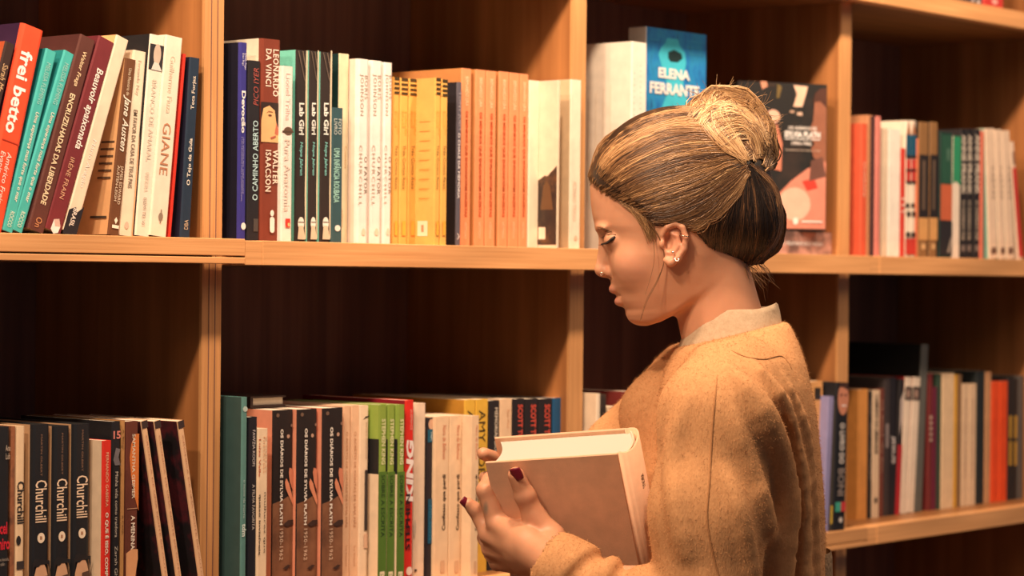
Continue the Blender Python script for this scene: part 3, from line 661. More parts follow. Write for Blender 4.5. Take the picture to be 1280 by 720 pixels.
# ---- behind the woman, lower shelf
book('c', 746, 751, 492, (246, 214, 176), 'thin cream spine just right of the upright above the held book', s=.02, side=(240, 206, 166))
book('c', 751.2, 758.4, 493, mottled([(90, 60, 40), (50, 40, 34), (140, 96, 64)], 30, 'brown_picture_spine'), 'thin brown picture spine beside her chest, lower shelf', s=.03)
book('c', 759, 778, 509, (240, 196, 150), 'short cream book half hidden by her shoulder, lower shelf', s=.03)
book('c', 792, 806, 490, (120, 44, 38), 'dark red book mostly hidden behind her shoulder, lower shelf', s=.03, side=(126, 46, 38))
book('c', 1012, 1029, 477, (230, 160, 94), 'tan book with a small dark picture behind her back', s=.02, decs=[('r', 485, 500, .35, .8, (50, 40, 34))])
book('c', 1029.2, 1037, 477, (92, 70, 44), 'olive brown spine between the tan and lilac books behind her back', s=.04, decs=[('t', 'memorias do tempo', 490, 560, .3, .6, (180, 150, 100), 'd')])
book('c', 1036, 1043, 495, (150, 138, 168), 'lilac book leaning behind her back', lean=(1029, 656), s=.006)
book('c', 1046, 1061, 478, (32, 30, 32), 'black paperback with a smiling face at the top and white capitals, beside her back', lean=(1041, 660), s=.004,
     decs=[('e', 478, 519, .1, .98, (206, 130, 96)), ('p', [(.1, 484), (.3, 477.6), (.9, 478), (.98, 488), (.5, 484)], (70, 44, 34)), ('r', 506, 508, .4, .8, (240, 210, 190)), ('e', 492, 495, .3, .45, (60, 36, 30)), ('e', 492, 495, .65, .8, (60, 36, 30)),
           ('t', 'O LIVRO DO', 529, 580, .32, .72, (236, 216, 196), 'd', {'bold': .02}), ('t', 'BONI', 586, 620, .25, .78, (150, 130, 116), 'd', {'bold': .02}), ('r', 628, 640, .10, .55, (70, 160, 130)), ('r', 628, 640, .55, .95, (206, 60, 56)), ('e', 647, 654, .4, .7, (220, 200, 180))])
book('c', 1043.5, 1046, 500, (70, 60, 50), 'very thin dark booklet with a yellow foot behind her back', lean=(1037, 660), s=.006, decs=[('r', 632, 655, 0, 1, (226, 180, 60))])

# ---- far right bay, upper shelf
S = .03
def D(xl, xr, t, c, label, decs=(), **k): return book('D', xl, xr, t, c, label, s=k.pop('s', S), decs=decs, **k)
D(1077, 1084.6, 154, (226, 92, 58), 'orange-red spine first on the blurred upper right shelf', [('t', 'GUARANI', 202, 245, .3, .7, (250, 190, 150), 'd')])
D(1084.8, 1091, 143.5, (196, 130, 86), 'tan spine second on the blurred upper right shelf')
D(1095.2, 1101.6, 145, (226, 130, 110), 'pink spine with a dark side on the blurred upper right shelf', s=.02, side=(70, 44, 44))
D(1103.8, 1110, 160, (244, 208, 168), 'thin cream spine between the pink and white spines, upper right shelf')
D(1111.4, 1126.4, 161, (252, 232, 204), 'wide white spine on the blurred upper right shelf')
D(1126.6, 1132.4, 185, (216, 62, 44), 'short red spine with three pale bars on the upper right shelf', [('r', 247 + 8 * q, 249.5 + 8 * q, .1, .9, (248, 200, 170)) for q in range(3)])
for i, (a, b, lab) in enumerate(((1132.6, 1139, 'left one of two pencil-patterned spines, upper right shelf'), (1139.2, 1145.2, 'right one of two pencil-patterned spines, upper right shelf'))):
    D(a, b, 150.5, (246, 220, 186), lab, [('p', [(0, 170), (.5, 150.5), (1, 170)], (176, 110, 70)), ('r', 168, 194, 0, 1, (20, 84, 104)), ('r', 194, 198, 0, 1, (40, 30, 30)), ('r', 199, 226, .08, .92, (206, 58, 48)), ('r', 211, 214, 0, 1, (40, 30, 30)),
        ('r', 226, 229, 0, 1, (36, 30, 30)), ('r', 254, 259, 0, .7, (36, 30, 30)), ('r', 264, 270, .2, .9, (36, 30, 30)), ('r', 290, 296, .1, .9, (40, 30, 30)), ('r', 298, 318, 0, 1, (206, 60, 46))], group='two matching pencil-patterned books')
D(1145.4, 1149, 173, (236, 128, 84), 'very thin orange spine right of the pencil-patterned ones')
for a, b, lab in ((1149.3, 1161, 'left one of two tan spines with a dark centre panel, upper right shelf'), (1163, 1172.5, 'right one of two tan spines with a dark centre panel, upper right shelf')):
    D(a, b, 152, (150, 104, 60), lab, [('r', 193, 272, 0, 1, (44, 36, 34)), ('r', 200, 262, .35, .65, (110, 86, 66)), ('r', 272, 300, 0, 1, (220, 156, 90)), ('e', 304, 312, .3, .7, (230, 180, 120))], group='two matching tan and black books', side=(40, 34, 32))
D(1175.5, 1191, 164.5, (36, 60, 48), 'dark spine banded green and orange on the upper right shelf', [('r', 168, 229, .1, .95, (46, 84, 62)), ('r', 185, 200, .5, .8, (80, 110, 86)), ('r', 230, 275, .05, .98, (206, 100, 62)), ('r', 276, 319, 0, 1, (46, 40, 40)), ('p', [(.6, 315), (.9, 295), (1, 300), (.8, 316)], (160, 140, 120))], side=(40, 40, 40))
D(1191.3, 1201, 170, (246, 218, 186), 'white spine with a green upper third on the upper right shelf', [('p', [(0, 170), (1, 170), (1, 232), (.4, 226), (0, 230)], (52, 142, 94))])
for i, (a, b, lab) in enumerate(((1201.2, 1208.8, 'leftmost of three black spines with slanted pale capitals, upper right shelf'), (1209, 1216.2, 'middle one of three black spines with slanted pale capitals'), (1218.2, 1226, 'rightmost of three black spines with slanted pale capitals'))):
    D(a, b, 161, (40, 34, 34), lab, [('t', 'ANNE FRANK', 168, 243, .15, .80, (230, 206, 176), 'd', {'bold': .03}), ('t', 'O DIÁRIO DE', 250, 300, .3, .75, (206, 180, 150), 'd', {'bold': .03}), ('r', 306, 314, .2, .8, (130, 110, 96))], group='three matching black books with slanted capitals')
D(1226.4, 1230.8, 163, (232, 120, 90), 'thin salmon spine between black and white spines, upper right shelf')
for i, (a, b, l, lab) in enumerate(((1231.5, 1243, (1236.5, 320), 'leftmost of three off-white spines tilting at the right end of the shelf'), (1243.3, 1252, (1249, 320), 'middle one of three off-white spines tilting at the right end of the shelf'), (1252.3, 1262, (1258.5, 320), 'rightmost of three off-white spines tilting at the right end of the shelf'))):
    D(a, b, 161 + 1.5 * i, (246, 206, 168), lab, [('t', 'CARTAS', 208, 250, .5, .8, (140, 110, 90), 'd'), ('r', 310, 318, .2, .8, (120, 84, 64))], lean=l, group='three matching off-white books', side=(150, 190, 160))
D(1262.5, 1267.5, 178, (246, 206, 170), 'thin tilted spine with a red lower half at the right frame edge', [('r', 210, 322, 0, 1, (214, 62, 52)), ('r', 190, 206, .3, .8, (150, 110, 90))], lean=(1273.5, 322))
# top shelf of the far right bay: only the feet of the books show
book('T', 1213, 1229.5, -170, (60, 46, 46), 'dark book on the top right shelf, only its foot in view', s=.035, decs=[('r', -2, 1, .2, .4, (226, 206, 190)), ('r', -2, 2, .6, .8, (226, 206, 190))])
book('T', 1231, 1256, -160, (206, 62, 54), 'red book on the top right shelf, only its foot in view', s=.035, decs=[('e', -4, 3, .4, .7, (240, 170, 150))])

# ---- far right bay, lower shelf
Sd = .07
def E(xl, xr, t, c, label, decs=(), **k): return book('d', xl, xr, t, c, label, s=k.pop('s', Sd), decs=decs, **k)
E(1073, 1085.5, 487, (232, 150, 72), 'plain orange-tan spine first on the blurred lower right shelf')
E(1085.7, 1091, 489, (40, 34, 32), 'thin black spine right of the plain orange-tan one, lower right shelf', [('t', 'um dia na vida', 500, 600, .3, .7, (160, 130, 110), 'd')])
E(1091.3, 1100.4, 488, (240, 200, 156), 'white spine with dark capitals on the lower right shelf', [('t', 'CAMINHO DA LIBERDADE', 494, 568, .28, .72, (70, 50, 44), 'd', {'bold': .03}), ('e', 622, 630, .3, .7, (80, 60, 50))])
E(1100.7, 1106, 486, (120, 60, 44), 'thin brick spine left of the dark grey ones, lower right shelf', [('t', 'os anos do fim', 500, 590, .3, .7, (200, 150, 120), 'd')])
E(1106.3, 1112.6, 474, (66, 54, 50), 'dark grey spine on the lower right shelf left of the black one', [('r', 530, 560, .2, .8, (150, 130, 120))])
E(1113, 1121, 472, (38, 32, 34), 'black spine with a white vertical title on the lower right shelf', [('t', 'JESUS', 545, 580, .2, .8, (226, 206, 190), 'd', {'bold': .03})])
E(1125, 1131, 474, (40, 34, 34), 'black and red spine leaning on the lower right shelf', [('r', 556, 646, 0, 1, (190, 40, 44)), ('p', [(.2, 500), (.9, 488), (.9, 520), (.3, 545)], (206, 180, 160))], lean=(1118, 643))
for i, (a, b, l, lab) in enumerate(((1132, 1140.6, (1124.5, 643), 'left one of two leaning white spines with a photo strip, lower right shelf'), (1141.8, 1151, (1133.5, 641), 'right one of two leaning white spines with a photo strip, lower right shelf'))):
    E(a, b, 471, (246, 214, 180), lab, [('r', 483, 500, 0, 1, (70, 54, 48)), ('e', 486, 498, .2, .7, (180, 140, 116))], lean=l, side=(170, 44, 40), group='two matching leaning white books')
E(1152, 1161, 430, (104, 98, 86), 'tall grey spine rising above its neighbours, lower right shelf', lean=(1143.5, 639), side=(26, 26, 26))
E(1161.3, 1166.5, 467, (120, 44, 40), 'thin maroon spine right of the tall grey one', [('r', 520 + 7 * q, 524 + 7 * q, .2, .8, (206, 170, 140)) for q in range(5)])
E(1166.8, 1172, 484, (110, 34, 54), 'thin purple-red spine on the lower right shelf')
E(1172.3, 1177.4, 468, (54, 72, 54), 'thin dark green spine left of the wide cream one')
E(1177.8, 1193.4, 467, (244, 200, 150), 'wide cream spine on the blurred lower right shelf', side=(190, 130, 80))
E(1193.7, 1197.4, 468, (226, 160, 50), 'very thin yellow spine right of the wide cream one')
E(1197.7, 1202.8, 468, (140, 100, 64), 'thin brown spine right of the yellow one, lower right shelf')
E(1203, 1211.8, 480, (240, 196, 150), 'left one of two pale spines with pink lines, lower right shelf', [('t', 'linhas tortas', 500, 600, .4, .6, (206, 150, 120), 'd')])
E(1212, 1221, 480, (242, 198, 152), 'right one of two pale spines with pink lines, lower right shelf', [('t', 'linhas tortas', 500, 600, .4, .6, (206, 150, 120), 'd')])
E(1221.3, 1231.8, 464, (40, 44, 42), 'black-green tall spine right of the pale ones, lower right shelf')
E(1232, 1239.6, 465, (214, 150, 100), 'tan spine left of the bright orange-red pair, lower right shelf')
E(1239.9, 1249.9, 477, (252, 84, 36), 'left one of two bright orange-red spines, lower right shelf', [('t', 'fogo morto', 500, 620, .4, .6, (220, 60, 30), 'd')])
E(1250.1, 1260, 477, (252, 84, 36), 'right one of two bright orange-red spines, lower right shelf', [('t', 'fogo morto', 500, 620, .4, .6, (220, 60, 30), 'd')])
for a, b, lab in ((1260.4, 1266.4, 'left one of two black spines with yellow bars at the right frame edge'), (1267, 1273, 'right one of two black spines with yellow bars at the right frame edge')):
    E(a, b, 473, (38, 36, 36), lab, [('r', 520, 548, .25, .75, (216, 160, 60)), ('r', 552, 582, .25, .75, (216, 160, 60))], group='two matching black and yellow books')
E(1273.4, 1281, 470, (96, 88, 80), 'grey spine cut by the right frame edge, lower right shelf')
E(1281.5, 1294, 476, (60, 50, 46), 'dark spine just past the right frame edge, lower right shelf')
#PERSON#
# ------------------------------------------------------------------ the woman
# modelled in a rigid frame (x right, y down, c towards the photographer), one unit = KU metres
ZP = 2.58
KU = ZP / FPX
PBASE = CAM + CF * ZP + KU * (262 * CR)
PBASE = np.array([PBASE[0], PBASE[1], 0.0])
def Q(x, y, c):
    """frame point that is seen at photo position (x, y) when it lies c units in front of her mid plane"""
    g = 1.0 - c / FPX
    return np.array([640 + (x - 640) * g, 360 + (y - 360) * g, float(c)])
def to_world(V):
    V = np.asarray(V, float)
    return (CAM + CF * ZP) + KU * ((V[:, :1] - 640) * CR + (360 - V[:, 1:2]) * CU - V[:, 2:3] * CF)
def to_local(V):
    return to_world(V) - PBASE

def smin(a, b, k):
    if k <= 0: return np.minimum(a, b)
    h = np.clip(0.5 + 0.5 * (b - a) / k, 0, 1)
    return b * (1 - h) + a * h - k * h * (1 - h)

class Field:
    def __init__(s, lo, hi, h):
        s.lo = np.array(lo, float); s.h = h
        s.n = [int(math.ceil((b - a) / h)) + 1 for a, b in zip(lo, hi)]
        s.ax = [s.lo[i] + h * np.arange(s.n[i]) for i in range(3)]
        s.D = np.full(s.n, 1e3, np.float32)
    def _sl(s, lo, hi):
        sl = []
        for i in range(3):
            a = max(0, int((lo[i] - s.lo[i]) / s.h) - 1); b = min(s.n[i], int((hi[i] - s.lo[i]) / s.h) + 3)
            sl.append(slice(a, max(a, b)))
        return tuple(sl)
    def _grid(s, sl):
        return (s.ax[0][sl[0]][:, None, None], s.ax[1][sl[1]][None, :, None], s.ax[2][sl[2]][None, None, :])
    def _do(s, f, lo, hi, k, mode):
        sl = s._sl(np.array(lo) - k - 2 * s.h, np.array(hi) + k + 2 * s.h)
        if any(q.stop <= q.start for q in sl): return
        d = f(*s._grid(sl))
        if mode == 'add': s.D[sl] = smin(s.D[sl], d, k)
        elif mode == 'sub': s.D[sl] = -smin(-s.D[sl], d, k)
        elif mode == 'int': s.D[sl] = -smin(-s.D[sl], -d, k)
    def cap(s, a, b, ra, rb, k=6, mode='add'):
        a = np.asarray(a, float); b = np.asarray(b, float); ab = b - a; L2 = max(ab @ ab, 1e-9)
        def f(X, Y, C):
            t = np.clip(((X - a[0]) * ab[0] + (Y - a[1]) * ab[1] + (C - a[2]) * ab[2]) / L2, 0, 1)
            return np.sqrt((X - a[0] - t * ab[0]) ** 2 + (Y - a[1] - t * ab[1]) ** 2 + (C - a[2] - t * ab[2]) ** 2) - (ra + (rb - ra) * t)
        r = max(ra, rb)
        s._do(f, np.minimum(a, b) - r, np.maximum(a, b) + r, k, mode)
    def chain(s, pts, rad, k=4):
        for i in range(len(pts) - 1): s.cap(pts[i], pts[i + 1], rad[i], rad[i + 1], k)
    def ell(s, c, r, k=6, mode='add', rot=0.0):
        c = np.asarray(c, float); r = np.asarray(r, float); cs, sn = math.cos(rot), math.sin(rot)
        def f(X, Y, C):
            x = X - c[0]; y = Y - c[1]; w = C - c[2]
            u = cs * x + sn * y; v = -sn * x + cs * y
            k0 = np.sqrt((u / r[0]) ** 2 + (v / r[1]) ** 2 + (w / r[2]) ** 2)
            k1 = np.sqrt((u / r[0] ** 2) ** 2 + (v / r[1] ** 2) ** 2 + (w / r[2] ** 2) ** 2) + 1e-9
            return np.where(k0 < 1e-4, -r.min(), k0 * (k0 - 1) / k1)
        m = r.max()
        s._do(f, c - m, c + m, k, mode)
    def cmap(s):
        """front-most c of the solid for every (x, y)"""
        ins = s.D < 0
        idx = s.n[2] - 1 - np.argmax(ins[:, :, ::-1], axis=2)
        out = s.ax[2][idx].astype(float)
        i0 = np.clip(idx, 0, s.n[2] - 2)
        d0 = np.take_along_axis(s.D, i0[:, :, None], 2)[:, :, 0]; d1 = np.take_along_axis(s.D, i0[:, :, None] + 1, 2)[:, :, 0]
        out = out + s.h * np.clip(-d0 / np.where(np.abs(d1 - d0) < 1e-6, 1e-6, d1 - d0), 0, 1)
        out[~ins.any(axis=2)] = np.nan
        return out
    def mesh(s):
        D = s.D; ins = D < 0
        n = np.array(s.n) - 1
        cnt = np.zeros(n, np.int8); acc = np.zeros(tuple(n) + (3,), np.float32)
        num = np.zeros(n, np.float32)
        def sub(A, o): return A[o[0]:o[0] + n[0], o[1]:o[1] + n[1], o[2]:o[2] + n[2]]
        corners = [(i, j, k) for i in (0, 1) for j in (0, 1) for k in (0, 1)]
        for o in corners: cnt += sub(ins, o)
        act = (cnt > 0) & (cnt < 8)
        ai = np.argwhere(act)
        Dv = {o: D[ai[:, 0] + o[0], ai[:, 1] + o[1], ai[:, 2] + o[2]] for o in corners}
        P = np.zeros((len(ai), 3)); N = np.zeros(len(ai))
        for o in corners:
            for ax in range(3):
                if o[ax]: continue
                p = list(o); p[ax] = 1; p = tuple(p)
                a, b = Dv[o], Dv[p]; m = (a < 0) != (b < 0)
                t = a[m] / (a[m] - b[m])
                q = np.repeat(np.array(o, float)[None], m.sum(), 0); q[:, ax] += t
                P[m] += q; N[m] += 1
        P = (P / N[:, None] + ai) * s.h + s.lo
        vid = np.full(n, -1, np.int64); vid[tuple(ai.T)] = np.arange(len(ai))
        F = []
        for ax in range(3):
            o1, o2 = (ax + 1) % 3, (ax + 2) % 3
            a = [slice(None)] * 3; b = [slice(None)] * 3
            a[ax] = slice(0, -1); b[ax] = slice(1, None)
            A, B = ins[tuple(a)], ins[tuple(b)]
            e = np.argwhere(A != B)
            e = e[(e[:, o1] > 0) & (e[:, o2] > 0) & (e[:, o1] < n[o1]) & (e[:, o2] < n[o2])]
            if len(e) == 0: continue
            def cell(d1, d2):
                q = e.copy(); q[:, o1] += d1; q[:, o2] += d2
                return vid[q[:, 0], q[:, 1], q[:, 2]]
            quad = np.stack([cell(-1, -1), cell(0, -1), cell(0, 0), cell(-1, 0)], 1)
            flip = ~A[tuple(e.T)]
            quad[flip] = quad[flip][:, ::-1]
            F.append(quad)
        F = np.concatenate(F); F = F[(F >= 0).all(1)]
        return P, F[:, ::-1]        # y points down in this frame, so the winding is mirrored

def np_mesh(name, V, F, mats, parent, smooth=True):
    me = bpy.data.meshes.new(name)
    F = np.asarray(F); nf, k = F.shape
    me.vertices.add(len(V)); me.vertices.foreach_set('co', np.asarray(V, np.float32).ravel())
    me.loops.add(nf * k); me.loops.foreach_set('vertex_index', F.astype(np.int32).ravel())
    me.polygons.add(nf); me.polygons.foreach_set('loop_start', np.arange(0, nf * k, k, dtype=np.int32))
    me.polygons.foreach_set('loop_total', np.full(nf, k, np.int32))
    me.polygons.foreach_set('use_smooth', np.full(nf, smooth))
    me.materials.append(mats)
    me.update(calc_edges=True); me.validate()
    o = bpy.data.objects.new(name, me); COL.objects.link(o)
    if parent is not None: o.parent = parent
    return o
def smooth_verts(V, F, it=2, lam=0.5):
    n = len(V)
    for _ in range(it):
        acc = np.zeros_like(V); cn = np.zeros(n)
        for i in range(4):
            a = F[:, i]; b = F[:, (i + 1) % 4]
            np.add.at(acc, a, V[b]); np.add.at(cn, a, 1); np.add.at(acc, b, V[a]); np.add.at(cn, b, 1)
        V = V + lam * (acc / np.maximum(cn, 1)[:, None] - V)
    return V

def interp(tab):
    xs = np.array([t[0] for t in tab], float); ys = np.array([t[1] for t in tab], float)
    return lambda v: np.interp(v, xs, ys)
def catmull(P, n):
    P = np.asarray(P, float); P = np.vstack([2 * P[0] - P[1], P, 2 * P[-1] - P[-2]])
    t = np.linspace(0, len(P) - 3 - 1e-6, n); i = t.astype(int); f = (t - i)[:, None]
    a, b, c, d = P[i], P[i + 1], P[i + 2], P[i + 3]
    return 0.5 * ((2 * b) + (-a + c) * f + (2 * a - 5 * b + 4 * c - d) * f ** 2 + (-a + 3 * b - 3 * c + d) * f ** 3)
def tube(P, rad, sides=5):
    """tapered tube through points P (frame units)"""
    P = np.asarray(P, float); n = len(P); rad = np.broadcast_to(np.asarray(rad, float), (n,))
    T = np.gradient(P, axis=0); T /= np.linalg.norm(T, axis=1)[:, None] + 1e-9
    ref = np.array([0.13, 0.2, 1.0]); A = np.cross(T, ref); A /= np.linalg.norm(A, axis=1)[:, None] + 1e-9
    B = np.cross(T, A)
    an = np.arange(sides) * 2 * math.pi / sides
    V = P[:, None] + rad[:, None, None] * (A[:, None] * np.cos(an)[None, :, None] + B[:, None] * np.sin(an)[None, :, None])
    V = V.reshape(-1, 3)
    F = [(i * sides + j, (i + 1) * sides + j, (i + 1) * sides + (j + 1) % sides, i * sides + (j + 1) % sides) for i in range(n - 1) for j in range(sides)]
    return V, np.array(F)

# ---- the held book: basis first, the hand needs its cover plane
bu = np.array([1.0, -0.085, 0.26]); bu /= np.linalg.norm(bu)
bv = np.array([0.27, 0.96, -0.44]); bv -= bu * (bv @ bu); bv /= np.linalg.norm(bv)
bn = np.cross(bu, bv)
if bn[2] > 0: bn = -bn                       # bn points away from the photographer
BK0 = Q(606, 578, 78)
BW, BH, BT = 174.0, 285.0, 62.0              # width, height, thickness in frame units
def cover_c(x, y, lift=0.0):
    """frame point seen at (x, y) on the plane 'lift' units in front of the cover"""
    c = 80.0
    for _ in range(8):
        p = Q(x, y, c); c -= ((p - BK0) @ bn + lift) / bn[2]
    return Q(x, y, c)

# ---- skin: head and neck
H = Field((728, 128, -104), (985, 470, 104), 1.7)
H.ell((848, 243, 0), (104, 97, 76), 1)
F0 = interp([(200, 775), (212, 756), (222, 744), (230, 738.5), (238, 738), (256, 739.5), (273, 741.5), (283, 744), (292, 749.5), (301, 752.5), (315, 757), (330, 761), (345, 763.5), (350, 763), (359, 764.5), (368, 770), (376, 773), (383, 778), (387, 781.5), (393, 782), (400, 785.5), (406, 792), (412, 800)])
WF = interp([(200, 68), (240, 70), (285, 70), (320, 66), (345, 60), (368, 53), (390, 44), (406, 34)])
def face(X, Y, C):
    xc = 850.0; rx = np.where(X < xc, xc - F0(Y), 62.0); rc = WF(Y)
    n = 2.25
    q = ((np.abs(X - xc) / rx) ** n + (np.abs(C) / rc) ** n) ** (1 / n)
    d = (q - 1) * np.minimum(rx, rc)
    jaw = interp([(760, 409), (790, 408.5), (810, 407), (826, 402), (845, 392), (870, 374), (900, 345), (960, 300)])(X)
    jaw = jaw - 0.0016 * C ** 2
    e = np.maximum((Y - jaw) * 0.9, 205 - Y)
    return -smin(-d, -e, 7)
H._do(face, (732, 205, -80), (915, 412, 80), 10, 'add')
# brow, sockets, lids, cheeks
for sgn in (1, -1):
    H.ell((753, 286, 20 * sgn), (7, 4, 20), 8)
    H.ell((748, 300, 30 * sgn), (10, 9, 15), 6, 'sub')
    H.ell((768, 300.5, 31 * sgn), (14.5, 12.5, 15), 3)
    H.ell((790, 330, 34 * sgn), (22, 22, 20), 18)
    H.ell((763.5, 340.5, 10.5 * sgn), (8.5, 6.6, 6.2), 2.2)
# nose
H.cap((759, 290, 0), (752.6, 334, 0), 8, 8.2, 7)
H.ell((752.6, 338, 0), (9.4, 8, 9), 4)
H.cap((753, 341.5, 0), (764, 345.5, 0), 4.6, 3.6, 3)
for sgn in (1, -1):
    H.ell((757, 347.0, 8.5 * sgn), (6.2, 3.0, 3.6), 1.2, 'sub')
# lips
H.ell((769.5, 361.5, 0), (8.6, 6.0, 17), 3)
H.ell((776, 377, 0), (8.2, 6.0, 16), 3)
H.cap((767, 369.3, -17), (767, 369.3, 17), .8, .8, 1.2, 'sub')
for sgn in (1, -1): H.cap((769, 369.3, 12 * sgn), (786, 370, 25 * sgn), 1.2, 1.4, 2.0, 'sub')
# neck
H.cap((885, 335, 0), (918, 470, 0), 50, 56, 10)
# near and far ear
for sgn in (1, -1):
    e = lambda x, y, c: (x, y, c * sgn)
    H.ell(e(837, 306, 67), (13, 23, 6), 3)
    H.chain([e(824, 296, 69), e(829, 286, 73), e(839, 281, 75), e(848, 286, 76), e(852, 299, 76), e(850, 312, 75), e(843, 323, 73), e(834, 329, 71), e(828, 326, 69)], [2.6, 3.4, 3.8, 3.8, 3.8, 3.8, 4.4, 5.4, 4.0], 2)
    H.chain([e(832, 294, 72), e(842, 296, 73), e(844, 308, 73), e(837, 318, 72)], [2, 2.6, 2.8, 2.4], 2)
    H.ell(e(831, 304, 74), (5.8, 12, 11), 1.5, 'sub')
    H.ell(e(823, 306, 68), (3.4, 6, 4.5), 3)
Vh, Fh = H.mesh(); Vh = smooth_verts(Vh, Fh, 2, 0.5)

# ---- skin: near (left) hand with forearm
G = Field((568, 555, -70), (760, 745, 190), 1.5)
cc = lambda x, y, l: cover_c(x, y, l)
wr = Q(694, 704, 128); wr2 = Q(745, 735, 150)
iM = cc(621, 653, 9); mM = cc(611, 668, 5); rM = cc(614, 686, 2); pM = cc(622, 703, 0)
tC = cc(688, 672, 26); tM = cc(668, 646, 17); tI = cc(656.5, 620, 13.5); tT = cc(645, 594, 11.5)
G.cap(wr, wr2, 24, 27, 6)
for kn, r0, r1 in ((iM, 20, 13.5), (mM, 20, 12.5), (rM, 19, 11.8), (pM, 18, 10.5)):
    mid = (wr + kn) / 2
    G.cap(wr, mid, r0, (r0 + r1) / 2 + 1.5, 8); G.cap(mid, kn, (r0 + r1) / 2 + 1.5, r1, 8)
G.cap(cc(655, 668, 10), cc(676, 684, 14), 20, 22, 10)
G.chain([wr, tC, tM, tI, tT], [20, 18, 14.5, 12.2, 10.2], 6)
G.ell(tI + np.array([0, 0, 1.0]), (12.4, 11.5, 12.4), 3)
beh = lambda p, d: Q(640 + (p[0] - 640) / (1 - p[2] / FPX), 360 + (p[1] - 360) / (1 - p[2] / FPX), p[2] - .87 * d)   # same sight line, d behind the cover
# index: up along the fore-edge, then bent behind the book
i1 = beh(cc(606.5, 613, 2), 8)
G.chain([iM, i1, beh(cc(612, 600, 0), 40), beh(cc(626, 606, 0), 70)], [12.6, 10.8, 9.6, 8.4], 4)
# middle finger held out to the left, nail showing
m1 = beh(cc(601, 648, 0), 14); m2 = beh(cc(593, 636.5, 0), 16); m3 = beh(cc(585.5, 629.5, 0), 15)
G.chain([mM, m1, m2, m3], [11.8, 9.8, 8.8, 7.4], 4)
# ring and little finger folded round the edge
G.chain([rM, beh(cc(607, 672, 0), 24), beh(cc(622, 666, 0), 62), beh(cc(636, 674, 0), 74)], [11.2, 10, 9, 8], 4)
G.chain([pM, beh(cc(614, 692, 0), 26), beh(cc(626, 686, 0), 62), beh(cc(638, 692, 0), 74)], [10, 9, 8.2, 7.2], 4)
Vg, Fg = G.mesh(); Vg = smooth_verts(Vg, Fg, 2, 0.5)

# ---- skin: far (right) hand supporting the book from behind
J = Field((590, 545, -170), (800, 700, 60), 2.0)
pc = beh(cc(672, 612, 0), 92)
J.ell(pc, (38, 30, 13), 4, rot=0.2)
def fing(ty, tx, back, kx):
    a = pc + np.array([-28, (ty - 605) * 0.5, 0]); t = beh(cc(tx, ty, 0), back)
    m = (a + t) / 2 + np.array([0, -4, -6])
    J.chain([a, m, t], [11, 10, 8], 4)
fing(567, 604, 56, 0); fing(597, 606, 60, 0); fing(616, 622, 84, 0); fing(634, 632, 86, 0)
J.chain([pc + np.array([10, -20, 4]), beh(cc(690, 575, 0), 80), beh(cc(664, 566, 0), 78)], [13, 11, 9], 4)
J.cap(pc + np.array([20, 6, -4]), Q(775, 650, -120), 20, 27, 8)
Vj, Fj = J.mesh(); Vj = smooth_verts(Vj, Fj, 2, 0.5)

# ---- skin: the rest of the body under the clothes
T = Field((740, 430, -240), (1040, 1000, 240), 7.0)
T.cap((915, 440, 0), (925, 560, 0), 52, 88, 20); T.ell((925, 600, 0), (84, 190, 130), 30); T.ell((930, 860, 0), (86, 120, 140), 30)
T.chain([Q(905, 495, 150), Q(885, 745, 185), Q(745, 735, 150)], [42, 36, 27], 10)
T.chain([Q(880, 490, -160), Q(800, 610, -165), Q(775, 650, -120)], [40, 34, 27], 10)
Vt, Ft = T.mesh()

vs_, fs_, off = [], [], 0
for V, F in ((Vh, Fh), (Vg, Fg), (Vj, Fj), (Vt, Ft)):
    vs_.append(V); fs_.append(F + off); off += len(V)
VB = np.concatenate(vs_); FB = np.concatenate(fs_)
# skin tint: lips, knuckle redness, ear, small tattoo on the index finger
base = np.array([0.61, 0.305, 0.18]); colr = np.repeat(base[None], len(VB), 0)
def blend(mask, c):
    global colr
    colr = colr * (1 - mask[:, None]) + np.array(c) * mask[:, None]
hd = np.arange(len(VB)) < len(Vh)
def blob(p, r, amt, only=None):
    d = np.linalg.norm((VB - np.asarray(p, float)) / np.asarray(r, float), axis=1)
    m = np.clip(1.6 - 1.6 * d, 0, 1) * amt
    return m if only is None else m * only
ml = np.maximum(blob((766, 361.5, 0), (9, 7.5, 22), 0.8, hd), blob((772, 377.5, 0), (10, 7.5, 21), 0.85, hd))
blend(ml, (0.56, 0.20, 0.16))
for sg in (1, -1):
    blend(blob((838, 305, 74 * sg), (22, 32, 14), 0.45, hd), (0.66, 0.27, 0.17))
    blend(blob((785, 335, 55 * sg), (34, 24, 26), 0.30, hd), (0.66, 0.30, 0.20))
for p in (iM, mM, rM, tM, tI): blend(blob(p, (14, 14, 22), 0.35, ~hd), (0.66, 0.30, 0.20))
tt = cc(607.5, 634, 8)
blend(blob(tt, (4.2, 11, 16), 0.75, ~hd), (0.20, 0.19, 0.15))

